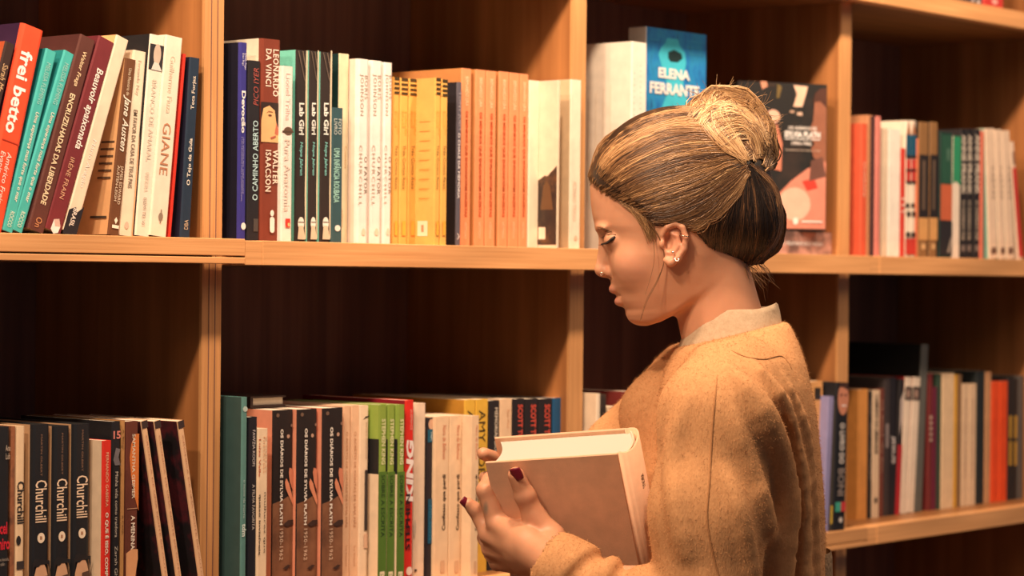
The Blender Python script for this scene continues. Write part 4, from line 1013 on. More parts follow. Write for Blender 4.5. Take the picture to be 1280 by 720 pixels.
ms, nt, b = newmat('skin')
at_ = nt.nodes.new('ShaderNodeAttribute'); at_.attribute_name = 'skin_color'
nz = nt.nodes.new('ShaderNodeTexNoise'); nz.inputs['Scale'].default_value = 55; nz.inputs['Detail'].default_value = 5
mrn = nt.nodes.new('ShaderNodeMapRange'); mrn.inputs[3].default_value = 0.90; mrn.inputs[4].default_value = 1.10
scl = nt.nodes.new('ShaderNodeVectorMath'); scl.operation = 'SCALE'
tco = nt.nodes.new('ShaderNodeTexCoord'); nt.links.new(tco.outputs['Object'], nz.inputs['Vector'])
nt.links.new(nz.outputs['Fac'], mrn.inputs[0]); nt.links.new(at_.outputs['Color'], scl.inputs[0]); nt.links.new(mrn.outputs[0], scl.inputs['Scale'])
nt.links.new(scl.outputs[0], b.inputs['Base Color'])
b.inputs['Roughness'].default_value = 0.46; b.inputs['Specular IOR Level'].default_value = 0.35
b.inputs['Subsurface Weight'].default_value = 0.25; b.inputs['Subsurface Radius'].default_value = (1.0, 0.35, 0.18); b.inputs['Subsurface Scale'].default_value = 0.006
bp = nt.nodes.new('ShaderNodeBump'); bp.inputs['Strength'].default_value = 0.12; bp.inputs['Distance'].default_value = 0.0004
nf = nt.nodes.new('ShaderNodeTexNoise'); nf.inputs['Scale'].default_value = 700; nt.links.new(tco.outputs['Object'], nf.inputs['Vector'])
nt.links.new(nf.outputs['Fac'], bp.inputs['Height']); nt.links.new(bp.outputs['Normal'], b.inputs['Normal'])
person = np_mesh('person', to_local(VB), FB, ms, None)
person.location = PBASE
ca = person.data.color_attributes.new('skin_color', 'FLOAT_COLOR', 'POINT')
ca.data.foreach_set('color', np.concatenate([colr, np.ones((len(colr), 1))], 1).astype(np.float32).ravel())
tag(person, 'woman in profile with blond hair in a loose bun and tan sweater, looking down', 'person')

# ---- nails, lashes, brow, jewellery
def simple(name, col, rough=0.4, metal=0.0):
    m, nt, b = newmat(name); b.inputs['Base Color'].default_value = tuple(col) + (1,)
    b.inputs['Roughness'].default_value = rough; b.inputs['Metallic'].default_value = metal
    n = nt.nodes.new('ShaderNodeTexNoise'); n.inputs['Scale'].default_value = 300
    mr = nt.nodes.new('ShaderNodeMapRange'); mr.inputs[3].default_value = rough * 0.85; mr.inputs[4].default_value = min(1, rough * 1.15)
    nt.links.new(n.outputs['Fac'], mr.inputs[0]); nt.links.new(mr.outputs[0], b.inputs['Roughness'])
    return m
M_NAIL = simple('burgundy_varnish', (0.17, 0.012, 0.028), 0.28)
M_SILVER = simple('silver', (0.85, 0.80, 0.74), 0.2, 1.0)
M_LASH = simple('dark_lash', (0.02, 0.014, 0.012), 0.7)
M_BROW = simple('brow_hair', (0.24, 0.115, 0.055), 0.8)
def nail(cen, along, nrm, L, Wd, curve):
    along = np.asarray(along, float); along /= np.linalg.norm(along)
    nrm = np.asarray(nrm, float); nrm -= along * (nrm @ along); nrm /= np.linalg.norm(nrm)
    w = np.cross(along, nrm); V = []; n = 9
    for side in (0.0, -1.4):
        for i in range(n):
            for j in range(n):
                u, v = 2 * i / (n - 1) - 1, 2 * j / (n - 1) - 1
                uu = u * math.sqrt(1 - 0.34 * v * v); vv = v * math.sqrt(1 - 0.16 * u * u)
                V.append(cen + along * uu * L / 2 + w * vv * Wd / 2 + nrm * (side - curve * vv * vv - 0.6 * uu * uu))
    F = []
    for i in range(n - 1):
        for j in range(n - 1):
            a = i * n + j
            F.append((a, a + n, a + n + 1, a + 1)); F.append((n * n + a, n * n + a + 1, n * n + a + n + 1, n * n + a + n))
    rim = [i for i in range(n)] + [i * n + n - 1 for i in range(1, n)] + [(n - 1) * n + j for j in range(n - 2, -1, -1)] + [i * n for i in range(n - 2, 0, -1)]
    for q in range(len(rim)):
        a, b_ = rim[q], rim[(q + 1) % len(rim)]; F.append((a, b_, n * n + b_, n * n + a))
    o = np_mesh('fingernail', to_local(np.array(V)), np.array(F), M_NAIL, person)
    return o
tdir = tT - tI
nail(cc(644.6, 594, 22.3), tdir, -bn + np.array([-.12, 0, 0]), 17.5, 15.0, 3.0)
mdir = m3 - m2
nail(m3 + np.array([-2.5, -2.0, 6.6]), mdir, np.array([.05, -.35, 1.0]), 13.5, 11.0, 3.0)
def tubes(name, paths, mat, sides=6, parent=person):
    vs2, fs2, o = [], [], 0
    for P, r in paths:
        V, F = tube(P, r, sides); vs2.append(V); fs2.append(F + o); o += len(V)
    return np_mesh(name, to_local(np.concatenate(vs2)), np.concatenate(fs2), mat, parent)
def on_head(x, y, lift=0.0, _c={}):
    if 'm' not in _c: _c['m'] = H.cmap()
    i = int(round((x - H.lo[0]) / H.h)); j = int(round((y - H.lo[1]) / H.h))
    for dx in range(0, 14):
        v = _c['m'][min(i + dx, H.n[0] - 1), j]
        if not np.isnan(v) and v > 0: break
    return (x, y, (0 if np.isnan(v) else v) + lift)
lash = []
lid = catmull([on_head(*p, 0.6) for p in ((751.5, 305.2), (755, 305), (760, 302.6), (764, 299), (767, 296.5))], 12)
lash.append((lid, np.interp(np.linspace(0, 1, 12), [0, .3, .7, 1], [.9, 1.5, 2.2, 1.0])))
for k in range(9):
    a = lid[1 + k]; lash.append((catmull([a, a + np.array([-3.2 + .1 * k, 1.6, 2.0]), a + np.array([-6.4 + .35 * k, 1.2, 4.0])], 5), np.linspace(.55, .15, 5)))
tubes('eyelashes', lash, M_LASH, 5)
tubes('eyelid_crease', [(catmull([on_head(*p, 0.1) for p in ((752, 297.5), (757, 294.6), (763, 293.4), (768, 294.4))], 8), .55)], M_BROW, 5)
br = []
for k in range(46):
    t = k / 45.0
    x = 745.0 + 15 * t + rng.uniform(-.8, .8); y = 285.6 + 3.0 * t + 3.2 * t * t + rng.uniform(-2.0, 2.0) * (1 - .5 * t)
    p = np.array(on_head(x, y, .2)); q = np.array(on_head(x + 4.5, y + rng.uniform(-.6, 1.6), .5))
    br.append((catmull([p, (p + q) / 2 + (0, -.3, .4), q], 4), np.linspace(.34, .12, 4)))
tubes('eyebrow', br, M_BROW, 4)
def ring(name, cen, r, tr, ax1, ax2):
    ax1 = np.array(ax1, float) / np.linalg.norm(ax1); ax2 = np.array(ax2, float) / np.linalg.norm(ax2)
    P = [np.asarray(cen, float) + r * (ax1 * math.cos(t) + ax2 * math.sin(t)) for t in np.linspace(0, 2 * math.pi, 21)]
    return tubes(name, [(np.array(P), tr)], M_SILVER, 6)
ring('ear_ring', (850, 296, 78), 5.0, .75, (1, .2, 0), (0, .2, 1))
ring('ear_ring', (841, 325, 77), 2.6, .6, (1, .2, .3), (0, 1, .4))
def stud(name, c, r):
    f = Field(np.array(c) - 4, np.array(c) + 4, .6); f.ell(c, (r, r, r), 0); V, F = f.mesh()
    return np_mesh(name, to_local(V), F, M_SILVER, person)
stud('ear_stud', (836, 316.5, 78.0), 1.9)
ring('nose_ring', (751.5, 342.5, 11.5), 1.7, .36, (1, .1, .3), (0, 1, .2))

# ---- turtleneck
def collar():
    rings = [(908, 72, 82, 470, 424), (911, 68, 76, 450, 412), (913, 64, 66, 430, 401), (914.5, 60, 58, 413, 388), (914.5, 58, 54, 406, 380.5), (914, 56.5, 52, 405, 380), (914, 54.5, 50, 409, 383), (914, 53, 50, 430, 402)]
    n = 72; V = []
    for q, (cx, rx, rc, yl, yr) in enumerate(rings):
        for k in range(n):
            t = 2 * math.pi * k / n
            x = math.cos(t); c = math.sin(t)
            y = yl + (yr - yl) * (x + 1) / 2
            near = max(0, c)
            y -= near * (6 if q >= 2 else 2) * (0.6 + .4 * math.cos(3 * t + 1))
            wob = 1 + .012 * math.sin(5 * t + q) + .010 * math.sin(9 * t + 2 * q)
            V.append((cx + rx * x * wob, y + 1.5 * math.sin(4 * t + .7 * q), rc * c * wob))
    F = [(q * n + k, q * n + (k + 1) % n, (q + 1) * n + (k + 1) % n, (q + 1) * n + k) for q in range(len(rings) - 1) for k in range(n)]
    return np.array(V), np.array(F)
def fabric(name, c0, c1, scale, bump, sheen=0.35, weave=0):
    m, nt, b = newmat(name)
    tc = nt.nodes.new('ShaderNodeTexCoord')
    n = nt.nodes.new('ShaderNodeTexNoise'); n.inputs['Scale'].default_value = scale; n.inputs['Detail'].default_value = 8; n.inputs['Roughness'].default_value = .7
    r = nt.nodes.new('ShaderNodeValToRGB'); r.color_ramp.elements[0].position = .35; r.color_ramp.elements[1].position = .68
    r.color_ramp.elements[0].color = c0 + (1,); r.color_ramp.elements[1].color = c1 + (1,)
    nt.links.new(tc.outputs['Object'], n.inputs['Vector']); nt.links.new(n.outputs['Fac'], r.inputs['Fac']); nt.links.new(r.outputs['Color'], b.inputs['Base Color'])
    b.inputs['Roughness'].default_value = .95; b.inputs['Specular IOR Level'].default_value = .1
    b.inputs['Sheen Weight'].default_value = sheen; b.inputs['Sheen Roughness'].default_value = .5; b.inputs['Sheen Tint'].default_value = c1 + (1,)
    bp = nt.nodes.new('ShaderNodeBump'); bp.inputs['Strength'].default_value = bump; bp.inputs['Distance'].default_value = .003
    n2 = nt.nodes.new('ShaderNodeTexNoise'); n2.inputs['Scale'].default_value = scale * 3; n2.inputs['Detail'].default_value = 5
    mp = nt.nodes.new('ShaderNodeMapping'); mp.inputs['Scale'].default_value = (1, 1, .35 if not weave else 1)
    nt.links.new(tc.outputs['Object'], mp.inputs['Vector']); nt.links.new(mp.outputs['Vector'], n2.inputs['Vector'])
    nt.links.new(n2.outputs['Fac'], bp.inputs['Height']); nt.links.new(bp.outputs['Normal'], b.inputs['Normal'])
    return m
M_WOOL = fabric('tan_wool', (0.50, 0.255, 0.115), (0.60, 0.32, 0.15), 220, .22)
M_KNIT = fabric('cream_rib', (0.42, 0.31, 0.205), (0.50, 0.38, 0.26), 160, .25, .15)
M_TROUS = fabric('dark_denim', (0.03, 0.035, 0.05), (0.06, 0.065, 0.085), 120, .2, .1)
V, F = collar(); np_mesh('turtleneck', to_local(V), F, M_KNIT, person)

# ---- sweater
SW = Field((640, 392, -255), (1060, 812, 275), 3.6)
tf = interp([(392, 915), (400, 905), (410, 878), (425, 852), (440, 842), (460, 832), (480, 826), (520, 826), (560, 834), (620, 842), (700, 848), (820, 850)])
tb = interp([(392, 960), (400, 982), (410, 989), (430, 997), (460, 1006), (510, 1016), (560, 1022), (620, 1027), (700, 1030), (820, 1030)])
tr = interp([(392, 40), (400, 58), (410, 80), (430, 118), (450, 150), (480, 176), (520, 180), (560, 172), (620, 160), (700, 150), (820, 150)])
def torso(X, Y, C):
    a, b, r = tf(Y), tb(Y), tr(Y); xc = (a + b) / 2; rx = (b - a) / 2; n = 2.2
    q = ((np.abs(X - xc) / rx) ** n + (np.abs(C) / r) ** n) ** (1 / n)
    d = (q - 1) * np.minimum(rx, r) * .8
    return -smin(-d, -np.maximum(398 - Y + 0.12 * (985 - X), Y - 800), 8)
SW._do(torso, (800, 394, -200), (1045, 805, 200), 10, 'add')
# near sleeve
SW.chain([Q(915, 476, 128), Q(893, 520, 168), Q(884, 640, 186), Q(884, 748, 190)], [56, 62, 64, 64], 26)
SW.cap(Q(884, 764, 190), Q(785, 755, 168), 58, 46, 12)
SW.cap(Q(785, 755, 168), Q(699, 712, 139), 45, 45, 4)
ax_ = Q(699, 712, 139) - Q(785, 760, 168); ax_ /= np.linalg.norm(ax_)
e1 = np.cross(ax_, (0, 0, 1.0)); e1 /= np.linalg.norm(e1); e2 = np.cross(ax_, e1)
def crease(p, R, r, tilt):
    pts_ = [p + R * (e1 * math.cos(t) + e2 * math.sin(t)) + ax_ * tilt * math.cos(t + .6) for t in np.linspace(0, 2 * math.pi, 23)]
    for a_, b_ in zip(pts_[:-1], pts_[1:]): SW.cap(a_, b_, r, r, 5, 'sub')
crease(Q(729, 729, 149), 46, 8, 8); crease(Q(768, 747, 161), 47, 8.5, -6)
SW.cap(Q(678, 700, 131), Q(708, 717, 141), 38, 36, 2, 'sub')
# far shoulder and sleeve reaching forward to the book
SW.chain([Q(860, 482, -160), Q(782, 572, -165), Q(778, 640, -150)], [55, 55, 48], 24)
SW.chain([Q(868, 470, -100), Q(830, 520, -60), Q(835, 600, -40)], [50, 52, 46], 24)
SW.cap(Q(790, 640, -150), Q(730, 640, -90), 46, 34, 12)
cm = SW.cmap()
def on_sw(x, y, lift=0.0):
    i = int(np.clip(round((x - SW.lo[0]) / SW.h), 0, SW.n[0] - 1)); j = int(np.clip(round((y - SW.lo[1]) / SW.h), 0, SW.n[1] - 1))
    v = cm[i, j]
    c = 0.0 if np.isnan(v) else v
    return np.array([x, y, c + lift])
def unQ(x, y):      # photo position -> frame position on the sweater surface
    c = 120.0
    for _ in range(4):
        p = Q(x, y, c); c = on_sw(p[0], p[1])[2]
    return Q(x, y, c)
def fold(pts, r0, r1, lift, k, mode='add'):
    P = catmull(np.array(pts, float), 3 * len(pts))
    W_ = [unQ(*p) + np.array([0, 0, lift]) for p in P]
    rr = np.interp(np.linspace(0, 1, len(W_)), [0, .25, 1], [r0 * .4, r0, r1])
    for i in range(len(W_) - 1): SW.cap(W_[i], W_[i + 1], rr[i], rr[i + 1], k, mode)
fold([(912, 462), (945, 505), (968, 555), (984, 612), (982, 670), (974, 760)], 16, 18, -3, 10)
fold([(940, 452), (975, 500), (992, 560), (1002, 620), (1004, 760)], 10, 11, -1, 7)
fold([(978, 470), (1003, 530), (1013, 600), (1018, 680), (1019, 760)], 7, 8, -3, 7)
fold([(915, 520), (935, 580), (955, 640), (968, 720)], 9, 11, -5, 12)
fold([(905, 590), (925, 650), (940, 730)], 8, 10, -5, 12)
fold([(860, 500), (845, 560), (846, 620), (860, 690)], 8, 10, -6, 14)
fold([(993, 620), (992, 690), (990, 760)], 7, 9, 2, 8, 'sub')
fold([(978, 520), (988, 570), (994, 640)], 6, 8, 3, 8, 'sub')
# neck opening
SW.cap((903, 380, 0), (922, 432, 0), 62, 60, 3, 'sub')
SW._do(lambda X, Y, C: (433 - .245 * (X - 848)) - Y + 0 * C, (780, 385, -255), (1060, 450, 275), 4, 'int')
Vs, Fs = SW.mesh(); Vs = smooth_verts(Vs, Fs, 3, .5)
# soft rumples
nv = np.sin(Vs[:, 0] * .045 + 1.7 * np.sin(Vs[:, 1] * .021)) * np.sin(Vs[:, 1] * .030 + Vs[:, 2] * .02)
Vs[:, 2] += 1.5 * nv
sweater = np_mesh('sweater', to_local(Vs), Fs, M_WOOL, person)
M_SEAM = fabric('wool_seam', (0.36, 0.175, 0.075), (0.42, 0.21, 0.095), 220, .2)
from mathutils.bvhtree import BVHTree
_bvh = BVHTree.FromPolygons([tuple(v) for v in Vs], [tuple(int(q) for q in f) for f in Fs])
def seam(pts, r):
    out = []
    for x, y in catmull(np.array(pts, float), 30):
        c = 150.0
        for _ in range(3):
            p = Q(x, y, c); h_ = _bvh.ray_cast(Vector((p[0], p[1], 400)), Vector((0, 0, -1)))
            if h_[0] is not None: c = h_[0][2]
        p = Q(x, y, c); out.append((p[0], p[1], c + .1))
    tubes('seam', [(np.array(out), np.interp(np.linspace(0, 1, 30), [0, .1, .9, 1], [.3, r, r, .4]))], M_SEAM, 6, sweater)
seam([(897, 468), (891, 530), (887, 600), (884, 650), (893, 700), (902, 730)], 1.3)
seam([(914, 438), (932, 446), (955, 449), (975, 445), (984, 452), (990, 462)], 1.0)
# wool fuzz: short fibres standing off the cloth
Lv = to_local(Vs); fa = Lv[Fs]
nrm = np.cross(fa[:, 2] - fa[:, 0], fa[:, 3] - fa[:, 1]); ar = np.linalg.norm(nrm, axis=1); nrm /= ar[:, None] + 1e-12
nfz = 60000
pick = np.random.choice(len(Fs), nfz, p=ar / ar.sum())
uv = np.random.rand(nfz, 2)
base_p = (fa[pick, 0] * (1 - uv[:, :1]) + fa[pick, 1] * uv[:, :1]) * (1 - uv[:, 1:]) + (fa[pick, 3] * (1 - uv[:, :1]) + fa[pick, 2] * uv[:, :1]) * uv[:, 1:]
dirn = nrm[pick] * .55 + np.random.randn(nfz, 3) * .55 + np.array([0, 0, -.35]); dirn /= np.linalg.norm(dirn, axis=1)[:, None]
Ln = np.random.uniform(.0018, .0048, nfz)[:, None]
sd = np.cross(dirn, np.random.randn(nfz, 3)); sd /= np.linalg.norm(sd, axis=1)[:, None]; sd *= .00016
Vf = np.stack([base_p - sd, base_p + sd, base_p + dirn * Ln], 1).reshape(-1, 3)
fz = np_mesh('wool_fuzz', Vf, np.arange(nfz * 3).reshape(-1, 3), M_WOOL, sweater, False); fz['kind'] = 'stuff'
# knitted hem at the back
hv = []
for q, (y, g) in enumerate(((686, 2.5), (694, 4.0), (730, 4.5), (780, 3.5))):
    for k in range(40):
        t = -1.15 + 2.3 * k / 39
        hv.append((994 + (39 + g) * math.cos(t) + (0 if k % 2 else 1.2), y, (70 + g) * math.sin(t) + 10))
hf = [(q * 40 + k, (q + 1) * 40 + k, (q + 1) * 40 + k + 1, q * 40 + k + 1) for q in range(3) for k in range(39)]
hem = np_mesh('knit_hem', to_local(np.array(hv)), np.array(hf), fabric('grey_lace', (0.20, 0.13, 0.08), (0.42, 0.29, 0.18), 240, .8, .1), sweater)
# trousers and shoes below the frame
TR = Field((800, 760, -190), (1060, 2060, 190), 12)
TR.ell((930, 880, 0), (96, 130, 150), 20)
for sg in (1, -1): TR.chain([(925, 900, 75 * sg), (915, 1450, 85 * sg), (925, 2010, 90 * sg)], [78, 58, 48], 20)
V, F = TR.mesh(); np_mesh('trousers', to_local(smooth_verts(V, F, 2)), F, M_TROUS, person)
M_SHOE = simple('black_leather', (0.02, 0.018, 0.018), .45)
yfl = 360 + (CAM[2] / KU)
for sg in (1, -1):
    SH = Field((720, yfl - 110, 90 * sg - 60), (1010, yfl + 6, 90 * sg + 60), 6)
    SH.cap((780, yfl - 28, 90 * sg), (925, yfl - 36, 90 * sg), 26, 34, 8); SH.cap((925, yfl - 40, 90 * sg), (925, yfl - 80, 90 * sg), 40, 44, 8)
    SH._do(lambda X, Y, C: Y - (yfl - 2) + 0 * X + 0 * C, (700, yfl - 120, 90 * sg - 80), (1020, yfl + 10, 90 * sg + 80), 2, 'int')
    V, F = SH.mesh(); np_mesh('shoe', to_local(V), F, M_SHOE, person)

# ---- hair
HR = Field((724, 100, -100), (992, 352, 100), 2.2)
HR.ell((850, 238, 0), (115.5, 106, 84), 1)
hl = interp([(700, 205), (731, 216), (736, 226), (748, 239), (768, 251), (790, 262), (803, 276), (812, 285), (850, 288), (866, 300), (884, 322), (900, 338), (990, 350)])
HR._do(lambda X, Y, C: Y - hl(X) - 0 * C + np.where(X < 800, (70 - np.minimum(np.abs(C), 70)) * -0.06, 0), (724, 100, -100), (992, 352, 100), 14, 'int')
HR.ell((905, 262, 0), (64, 66, 64), 10)
HR.ell((924, 270, 0), (53, 62, 58), 10)
HR.ell((905, 168, 0), (52, 40, 44), 5, rot=.55)
HR.ell((925, 182, 0), (38, 34, 38), 8)
HR._do(lambda X, Y, C: Y - hl(X) + 0 * C, (724, 100, -100), (992, 352, 100), 4, 'int')
Vr, Fr = HR.mesh(); Vr = smooth_verts(Vr, Fr, 3)
def hairmat(name, strands):
    m, nt, b = newmat(name)
    if strands:
        a = nt.nodes.new('ShaderNodeAttribute'); a.attribute_name = 'strand_color'
        nt.links.new(a.outputs['Color'], b.inputs['Base Color'])
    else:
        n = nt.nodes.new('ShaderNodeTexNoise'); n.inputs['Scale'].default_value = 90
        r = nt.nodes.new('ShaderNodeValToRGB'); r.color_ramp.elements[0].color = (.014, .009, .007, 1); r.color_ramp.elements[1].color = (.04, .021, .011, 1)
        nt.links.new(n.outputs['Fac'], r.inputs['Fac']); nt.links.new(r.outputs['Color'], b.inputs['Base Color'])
    b.inputs['Roughness'].default_value = .38; b.inputs['Specular IOR Level'].default_value = .55
    return m
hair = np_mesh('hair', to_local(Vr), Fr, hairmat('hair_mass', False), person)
hm = HR.cmap()
def on_hair(x, y):
    i = np.clip((x - HR.lo[0]) / HR.h, 0, HR.n[0] - 1).astype(int); j = np.clip((y - HR.lo[1]) / HR.h, 0, HR.n[1] - 1).astype(int)
    v = hm[i, j]; return np.where(np.isnan(v), 0.0, v)
SV, SF, SC = [], [], []; soff = 0
def add_strand(P, r, col, sides=4):
    global soff
    V, F = tube(P, r, sides)
    SV.append(V); SF.append(F + soff); SC.append(np.repeat(np.asarray(col)[None], len(V), 0)); soff += len(V)
def family(rails, n, rad, pal, jit=2.0, lift=(0.2, 2.2), npt=16, trange=(0, 1), seg=(0, 1), both=True):
    rl = [np.asarray(r, float) for r in rails]
    for _ in range(n):
        t = rng.uniform(*trange)
        pts = []
        for q, r in enumerate(rl):
            s_ = t * (len(r) - 1); i = min(int(s_), len(r) - 2); f = s_ - i
            pts.append(r[i] * (1 - f) + r[i + 1] * f + np.array([rng.gauss(0, jit), rng.gauss(0, jit)]) * (0.35 if q in (0, len(rl) - 1) else 1))
        P2 = catmull(pts, npt)
        a, b_ = seg[0] + rng.uniform(0, .12) * (seg[0] >= 0), seg[1]
        i0 = int(a * (npt - 1)); P2 = P2[max(0, i0 if rng.random() < .35 else 0):int(round(b_ * (npt - 1))) + 1]
        if len(P2) < 4: continue
        li = rng.uniform(*lift)
        for sg in ((1, -1) if both else (1,)):
            c = on_hair(P2[:, 0], P2[:, 1])
            c = np.convolve(np.pad(c, 1, mode='edge'), [.25, .5, .25], 'valid')
            P3 = np.column_stack([P2, sg * (c + li)])
            prof = np.minimum(1, np.minimum(np.linspace(.35, 6, len(P3)), np.linspace(5, .5, len(P3))))
            lock = .5 + .5 * math.sin(t * 61 + 2.2 * math.sin(t * 23)); kq = lock * .6 + rng.random() * .4
            base_c = np.array(pal[min(len(pal) - 1, int(kq * len(pal)))]) * rng.uniform(.8, 1.2)
            add_strand(P3, rng.uniform(*rad) * prof, base_c)
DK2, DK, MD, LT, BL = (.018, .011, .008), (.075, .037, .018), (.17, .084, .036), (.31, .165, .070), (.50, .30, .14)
family([[(736.5, 219), (740, 230), (748, 239), (768, 251), (790, 262), (804, 276), (822, 285), (850, 288)],
        [(757, 178), (768, 195), (788, 213), (808, 233), (828, 253), (836, 271), (848, 283), (868, 286)],
        [(808, 147), (822, 167), (838, 194), (853, 219), (867, 239), (872, 256), (880, 269), (893, 270)],
        [(866, 138), (874, 162), (888, 190), (896, 206), (901, 220), (904, 232), (908, 242), (915, 246)],
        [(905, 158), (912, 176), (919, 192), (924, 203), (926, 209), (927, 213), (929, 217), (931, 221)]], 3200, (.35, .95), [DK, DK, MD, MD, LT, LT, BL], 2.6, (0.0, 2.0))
family([[(910, 208), (916, 210), (922, 210), (929, 210), (936, 212), (942, 212)],
        [(880, 246), (896, 252), (914, 256), (936, 248), (954, 238), (962, 234)],
        [(866, 278), (884, 292), (908, 300), (938, 296), (966, 280), (976, 268)],
        [(874, 300), (888, 318), (906, 330), (932, 334), (958, 322), (974, 300)]], 1100, (.35, .9), [DK2, DK2, DK2, DK2, DK, DK, MD], 3.0, (0, 1.6))  # near-black strands paint the shade under the gathered hair
family([[(932, 208), (940, 212), (946, 216)], [(956, 228), (962, 236), (966, 240)], [(970, 256), (974, 266), (977, 276)], [(966, 292), (971, 300), (974, 306)], [(938, 330), (946, 330), (954, 328)]], 320, (.4, 1.0), [DK, MD, MD, LT], 2.2)
family([[(856, 150), (862, 152), (872, 160), (884, 174), (896, 190)], [(868, 130), (878, 134), (888, 146), (900, 160), (908, 180)], [(895, 119), (905, 126), (914, 140), (922, 156), (924, 178)],
        [(928, 130), (938, 142), (940, 156), (940, 170), (934, 188)], [(955, 158), (960, 176), (956, 188), (948, 196), (938, 204)]], 1700, (.4, 1.05), [LT, LT, BL, BL, (.66, .45, .24), MD, DK], 3.4, (0.0, 3.6))
family([[(905, 205), (915, 206), (925, 205)], [(935, 180), (945, 190), (950, 198)], [(962, 180), (966, 196), (966, 208)], [(958, 205), (958, 212), (952, 216)]], 160, (.8, 1.4), [LT, BL, MD], 2.0)
family([[(924, 206), (926, 204), (930, 202)], [(892, 182), (900, 172), (912, 168)], [(872, 150), (884, 140), (896, 146)], [(886, 122), (900, 118), (912, 132)], [(925, 122), (932, 128), (936, 144)]], 420, (.4, 1.0), [MD, LT, LT, BL, BL, (.66, .45, .24)], 3.2, (0.5, 4.2))
family([[(866, 138), (870, 132), (874, 128)], [(888, 118), (892, 114), (900, 113)], [(925, 122), (930, 118), (934, 124)], [(952, 146), (956, 146), (962, 158)], [(960, 186), (965, 188), (967, 196)], [(950, 208), (958, 212), (956, 214)]], 420, (.4, 1.0), [DK, MD, LT, BL, BL], 3.0, (0.2, 3.5))
# loose baby hairs, wisps and fly-aways
def wisp(pts, r, col, c0, c1):
    P2 = catmull(np.array(pts, float), 22); c = np.linspace(c0, c1, 22)
    add_strand(np.column_stack([P2, c]), np.linspace(r, r * .35, 22), col)
for k in range(3):
    d = k * .8
    wisp([(806 + d, 279), (820 + d * .4, 300), (826, 325), (819 - d, 350), (806 - 1.2 * d, 375), (798 - d, 398 + 2 * d)], .5 - .06 * k, MD, 72, 62)
wisp([(802, 272), (811, 296), (814, 322), (810, 345), (803, 368)], .42, MD, 74, 64)
def lay(P2, r0, r1, col, lift=1.0):
    cs = np.array([max(0.0, on_head(*q, .4)[2]) for q in P2])
    cs = np.convolve(np.pad(cs, 1, mode='edge'), [.25, .5, .25], 'valid')
    for sg in (1, -1): add_strand(np.column_stack([P2, sg * (cs + lift)]), np.linspace(r0, r1, len(P2)), col)
for k in range(260):
    x0 = rng.uniform(737, 806); y0 = float(hl(x0)) + rng.uniform(-2, 4.5); L = rng.uniform(14, 34); sl = np.interp(x0, [737, 800], [-1.5, -.35])
    d = np.array([1, sl]); d /= np.linalg.norm(d)
    p0 = np.array([x0, y0]); p1 = p0 + d * L * .5 + np.array([rng.uniform(-1.5, 1.5), 2]); p2 = p0 + d * L
    lay(catmull([p0, p1, p2], 8), .22, rng.uniform(.4, .7), np.array(rng.choice([DK, MD, LT, LT])), rng.uniform(.2, 1.4))
for k in range(150):                       # soft sideburn in front of the ear
    t = rng.random()
    p0 = np.array([752 + 40 * t, 232 + 20 * t]) + np.array([rng.gauss(0, 2), rng.gauss(0, 2)]); p1 = np.array([776 + 26 * t, 252 + 16 * t]) + np.array([rng.gauss(0, 3), rng.gauss(0, 2)])
    p2 = np.array([796 + 12 * t, 274 + 6 * t]) + np.array([rng.gauss(0, 3), rng.gauss(0, 2)]); p3 = np.array([806 + 10 * t, 290 + rng.uniform(0, 16)])
    lay(catmull([p0, p1, p2, p3][:4 if rng.random() < .55 else 3], 12), rng.uniform(.35, .7), .18, np.array(rng.choice([MD, LT, LT, BL])), rng.uniform(.3, 1.6))
for k in range(130):
    a = rng.uniform(-2.7, .35); cx, cy = 908, 165
    p0 = np.array([cx + 46 * math.cos(a), cy + 42 * math.sin(a)]); L = rng.uniform(8, 34)
    a2 = a + rng.uniform(-.9, .9); p1 = p0 + L * .5 * np.array([math.cos(a2), math.sin(a2)]); a3 = a2 + rng.uniform(-.9, .9)
    p2 = p1 + L * .5 * np.array([math.cos(a3), math.sin(a3)]); c0 = rng.uniform(-34, 34)
    wisp([p0, p1, p2], rng.uniform(.28, .5), rng.choice([LT, BL, MD]), c0, c0 + rng.uniform(-10, 10))
for k in range(60):
    x0 = rng.uniform(900, 955); y0 = rng.uniform(326, 338); c0 = rng.uniform(-35, 35)
    wisp([(x0, y0), (x0 + rng.uniform(2, 14), y0 + rng.uniform(6, 16)), (x0 + rng.uniform(4, 26), y0 + rng.uniform(10, 44))], rng.uniform(.3, .5), rng.choice([MD, DK, LT]), c0, c0 + rng.uniform(-8, 8))
Vx = np.concatenate(SV); Fx = np.concatenate(SF); Cx = np.concatenate(SC)
strands = np_mesh('hair_strands', to_local(Vx), Fx, hairmat('hair_strands', True), hair)
ca = strands.data.color_attributes.new('strand_color', 'FLOAT_COLOR', 'POINT')
ca.data.foreach_set('color', np.concatenate([Cx, np.ones((len(Cx), 1))], 1).astype(np.float32).ravel())
strands['kind'] = 'stuff'

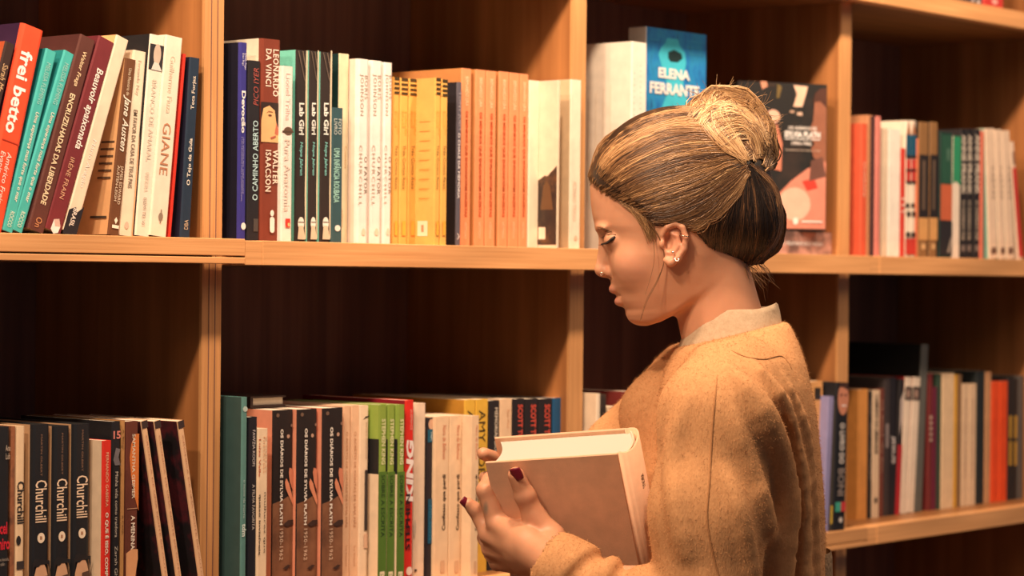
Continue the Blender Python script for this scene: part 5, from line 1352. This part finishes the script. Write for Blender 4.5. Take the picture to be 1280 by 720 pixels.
# ------------------------------------------------------------------ the book in her hands
M_CLOTH = paper((250, 188, 140), .8, .4)
M_EDGEP = page_mat()
hb = empty('hardcover_book', tuple(to_world((BK0 + bu * BW / 2 + bv * BH)[None])[0]))
tag(hb, 'thick beige clothbound hardcover held upright in the woman\'s hand', 'book')
hb_o = np.array(hb.location)
def bk(u, v, n): return BK0 + bu * u + bv * v + bn * n
def bpart(name, pts, faces, mat, smooth=False):
    V = to_world(np.array(pts)) - hb_o
    o = mesh_obj(name, V, faces, mat, hb, None, smooth); return o
def slab(name, u0, u1, v0, v1, n0, n1, mat):
    v, f = box_vf(u0, u1, v0, v1, n0, n1, min(1.2, abs(n1 - n0) * .4))
    return bpart(name, [bk(*p) for p in v], f, mat)
slab('front_board', 0, BW - 8, 0, BH, 0, 3.4, M_CLOTH)
slab('back_board', 0, BW - 8, 0, BH, BT - 3.4, BT, M_CLOTH)
# rounded spine with hinge grooves
prof = [(BW - 9, 0.8), (BW - 6, 1.8), (BW - 2, 0.2), (BW + 2, 1.0)] + [(BW + 2 + 11 * math.sin(t), BT / 2 - (BT / 2 - 1.0) * math.cos(t)) for t in np.linspace(.12, math.pi - .12, 12)] + [(BW + 2, BT - 1.0), (BW - 2, BT - .2), (BW - 6, BT - 1.8), (BW - 9, BT - .8)]
cen = np.array([BW - 4, BT / 2])
inn = [tuple(np.array(p) + (cen - np.array(p)) / np.linalg.norm(cen - np.array(p)) * 3.0) for p in prof]
pts = [bk(u, v, n) for v in (0, BH) for (u, n) in prof] + [bk(u, v, n) for v in (0, BH) for (u, n) in inn]
np_ = len(prof); fc = []
for i in range(np_ - 1):
    fc += [(i, i + 1, np_ + i + 1, np_ + i), (2 * np_ + i, 3 * np_ + i, 3 * np_ + i + 1, 2 * np_ + i + 1), (i, 2 * np_ + i, 2 * np_ + i + 1, i + 1), (np_ + i, np_ + i + 1, 3 * np_ + i + 1, 3 * np_ + i)]
bpart('spine', pts, fc, M_CLOTH, True)
# page block with a hollow fore-edge
pg = []
ns = np.linspace(3.4, BT - 3.4, 9)
for v in (6, BH - 6):
    for n_ in ns: pg.append(bk(7 + 7 * math.sin(math.pi * (n_ - ns[0]) / (ns[-1] - ns[0])), v, n_))
    for n_ in ns: pg.append(bk(BW + 1 + 6 * math.sin(math.pi * (n_ - ns[0]) / (ns[-1] - ns[0])), v, n_))
pf = []
for i in range(8):
    pf += [(i, i + 1, 10 + i, 9 + i), (18 + i, 27 + i, 28 + i, 19 + i), (i, 18 + i, 19 + i, i + 1), (9 + i, 10 + i, 28 + i, 27 + i)]
pf += [(0, 9, 27, 18), (8, 26, 35, 17)]
bpart('pages', pg, pf, simple('white_pages', (.56, .50, .43), .9))
hbn = [bk(BW - 1 + 6 * math.sin(math.pi * (n_ - ns[0]) / (ns[-1] - ns[0])), 4.5, n_) for n_ in ns]
V, F = tube(np.array(hbn), 1.5, 6); bpart('headband', V, [tuple(f) for f in F], simple('cream_thread', (.62, .52, .40), .8), True)
for (v0, v1) in ((42, 60), (92, 112)):
    lt = []
    co, fcs = text_mesh('MEMORIAS' if v0 < 50 else 'EDITORA', .02)
    for a, b_ in co:
        th_ = .95 + .35 * b_
        lt.append(bk(BW + 2 + 11.4 * math.sin(th_), v0 + (v1 - v0) * a, BT / 2 - (BT / 2 - .6) * math.cos(th_)))
    bpart('spine_lettering', lt, fcs, simple('brown_foil', (.10, .05, .03), .5))
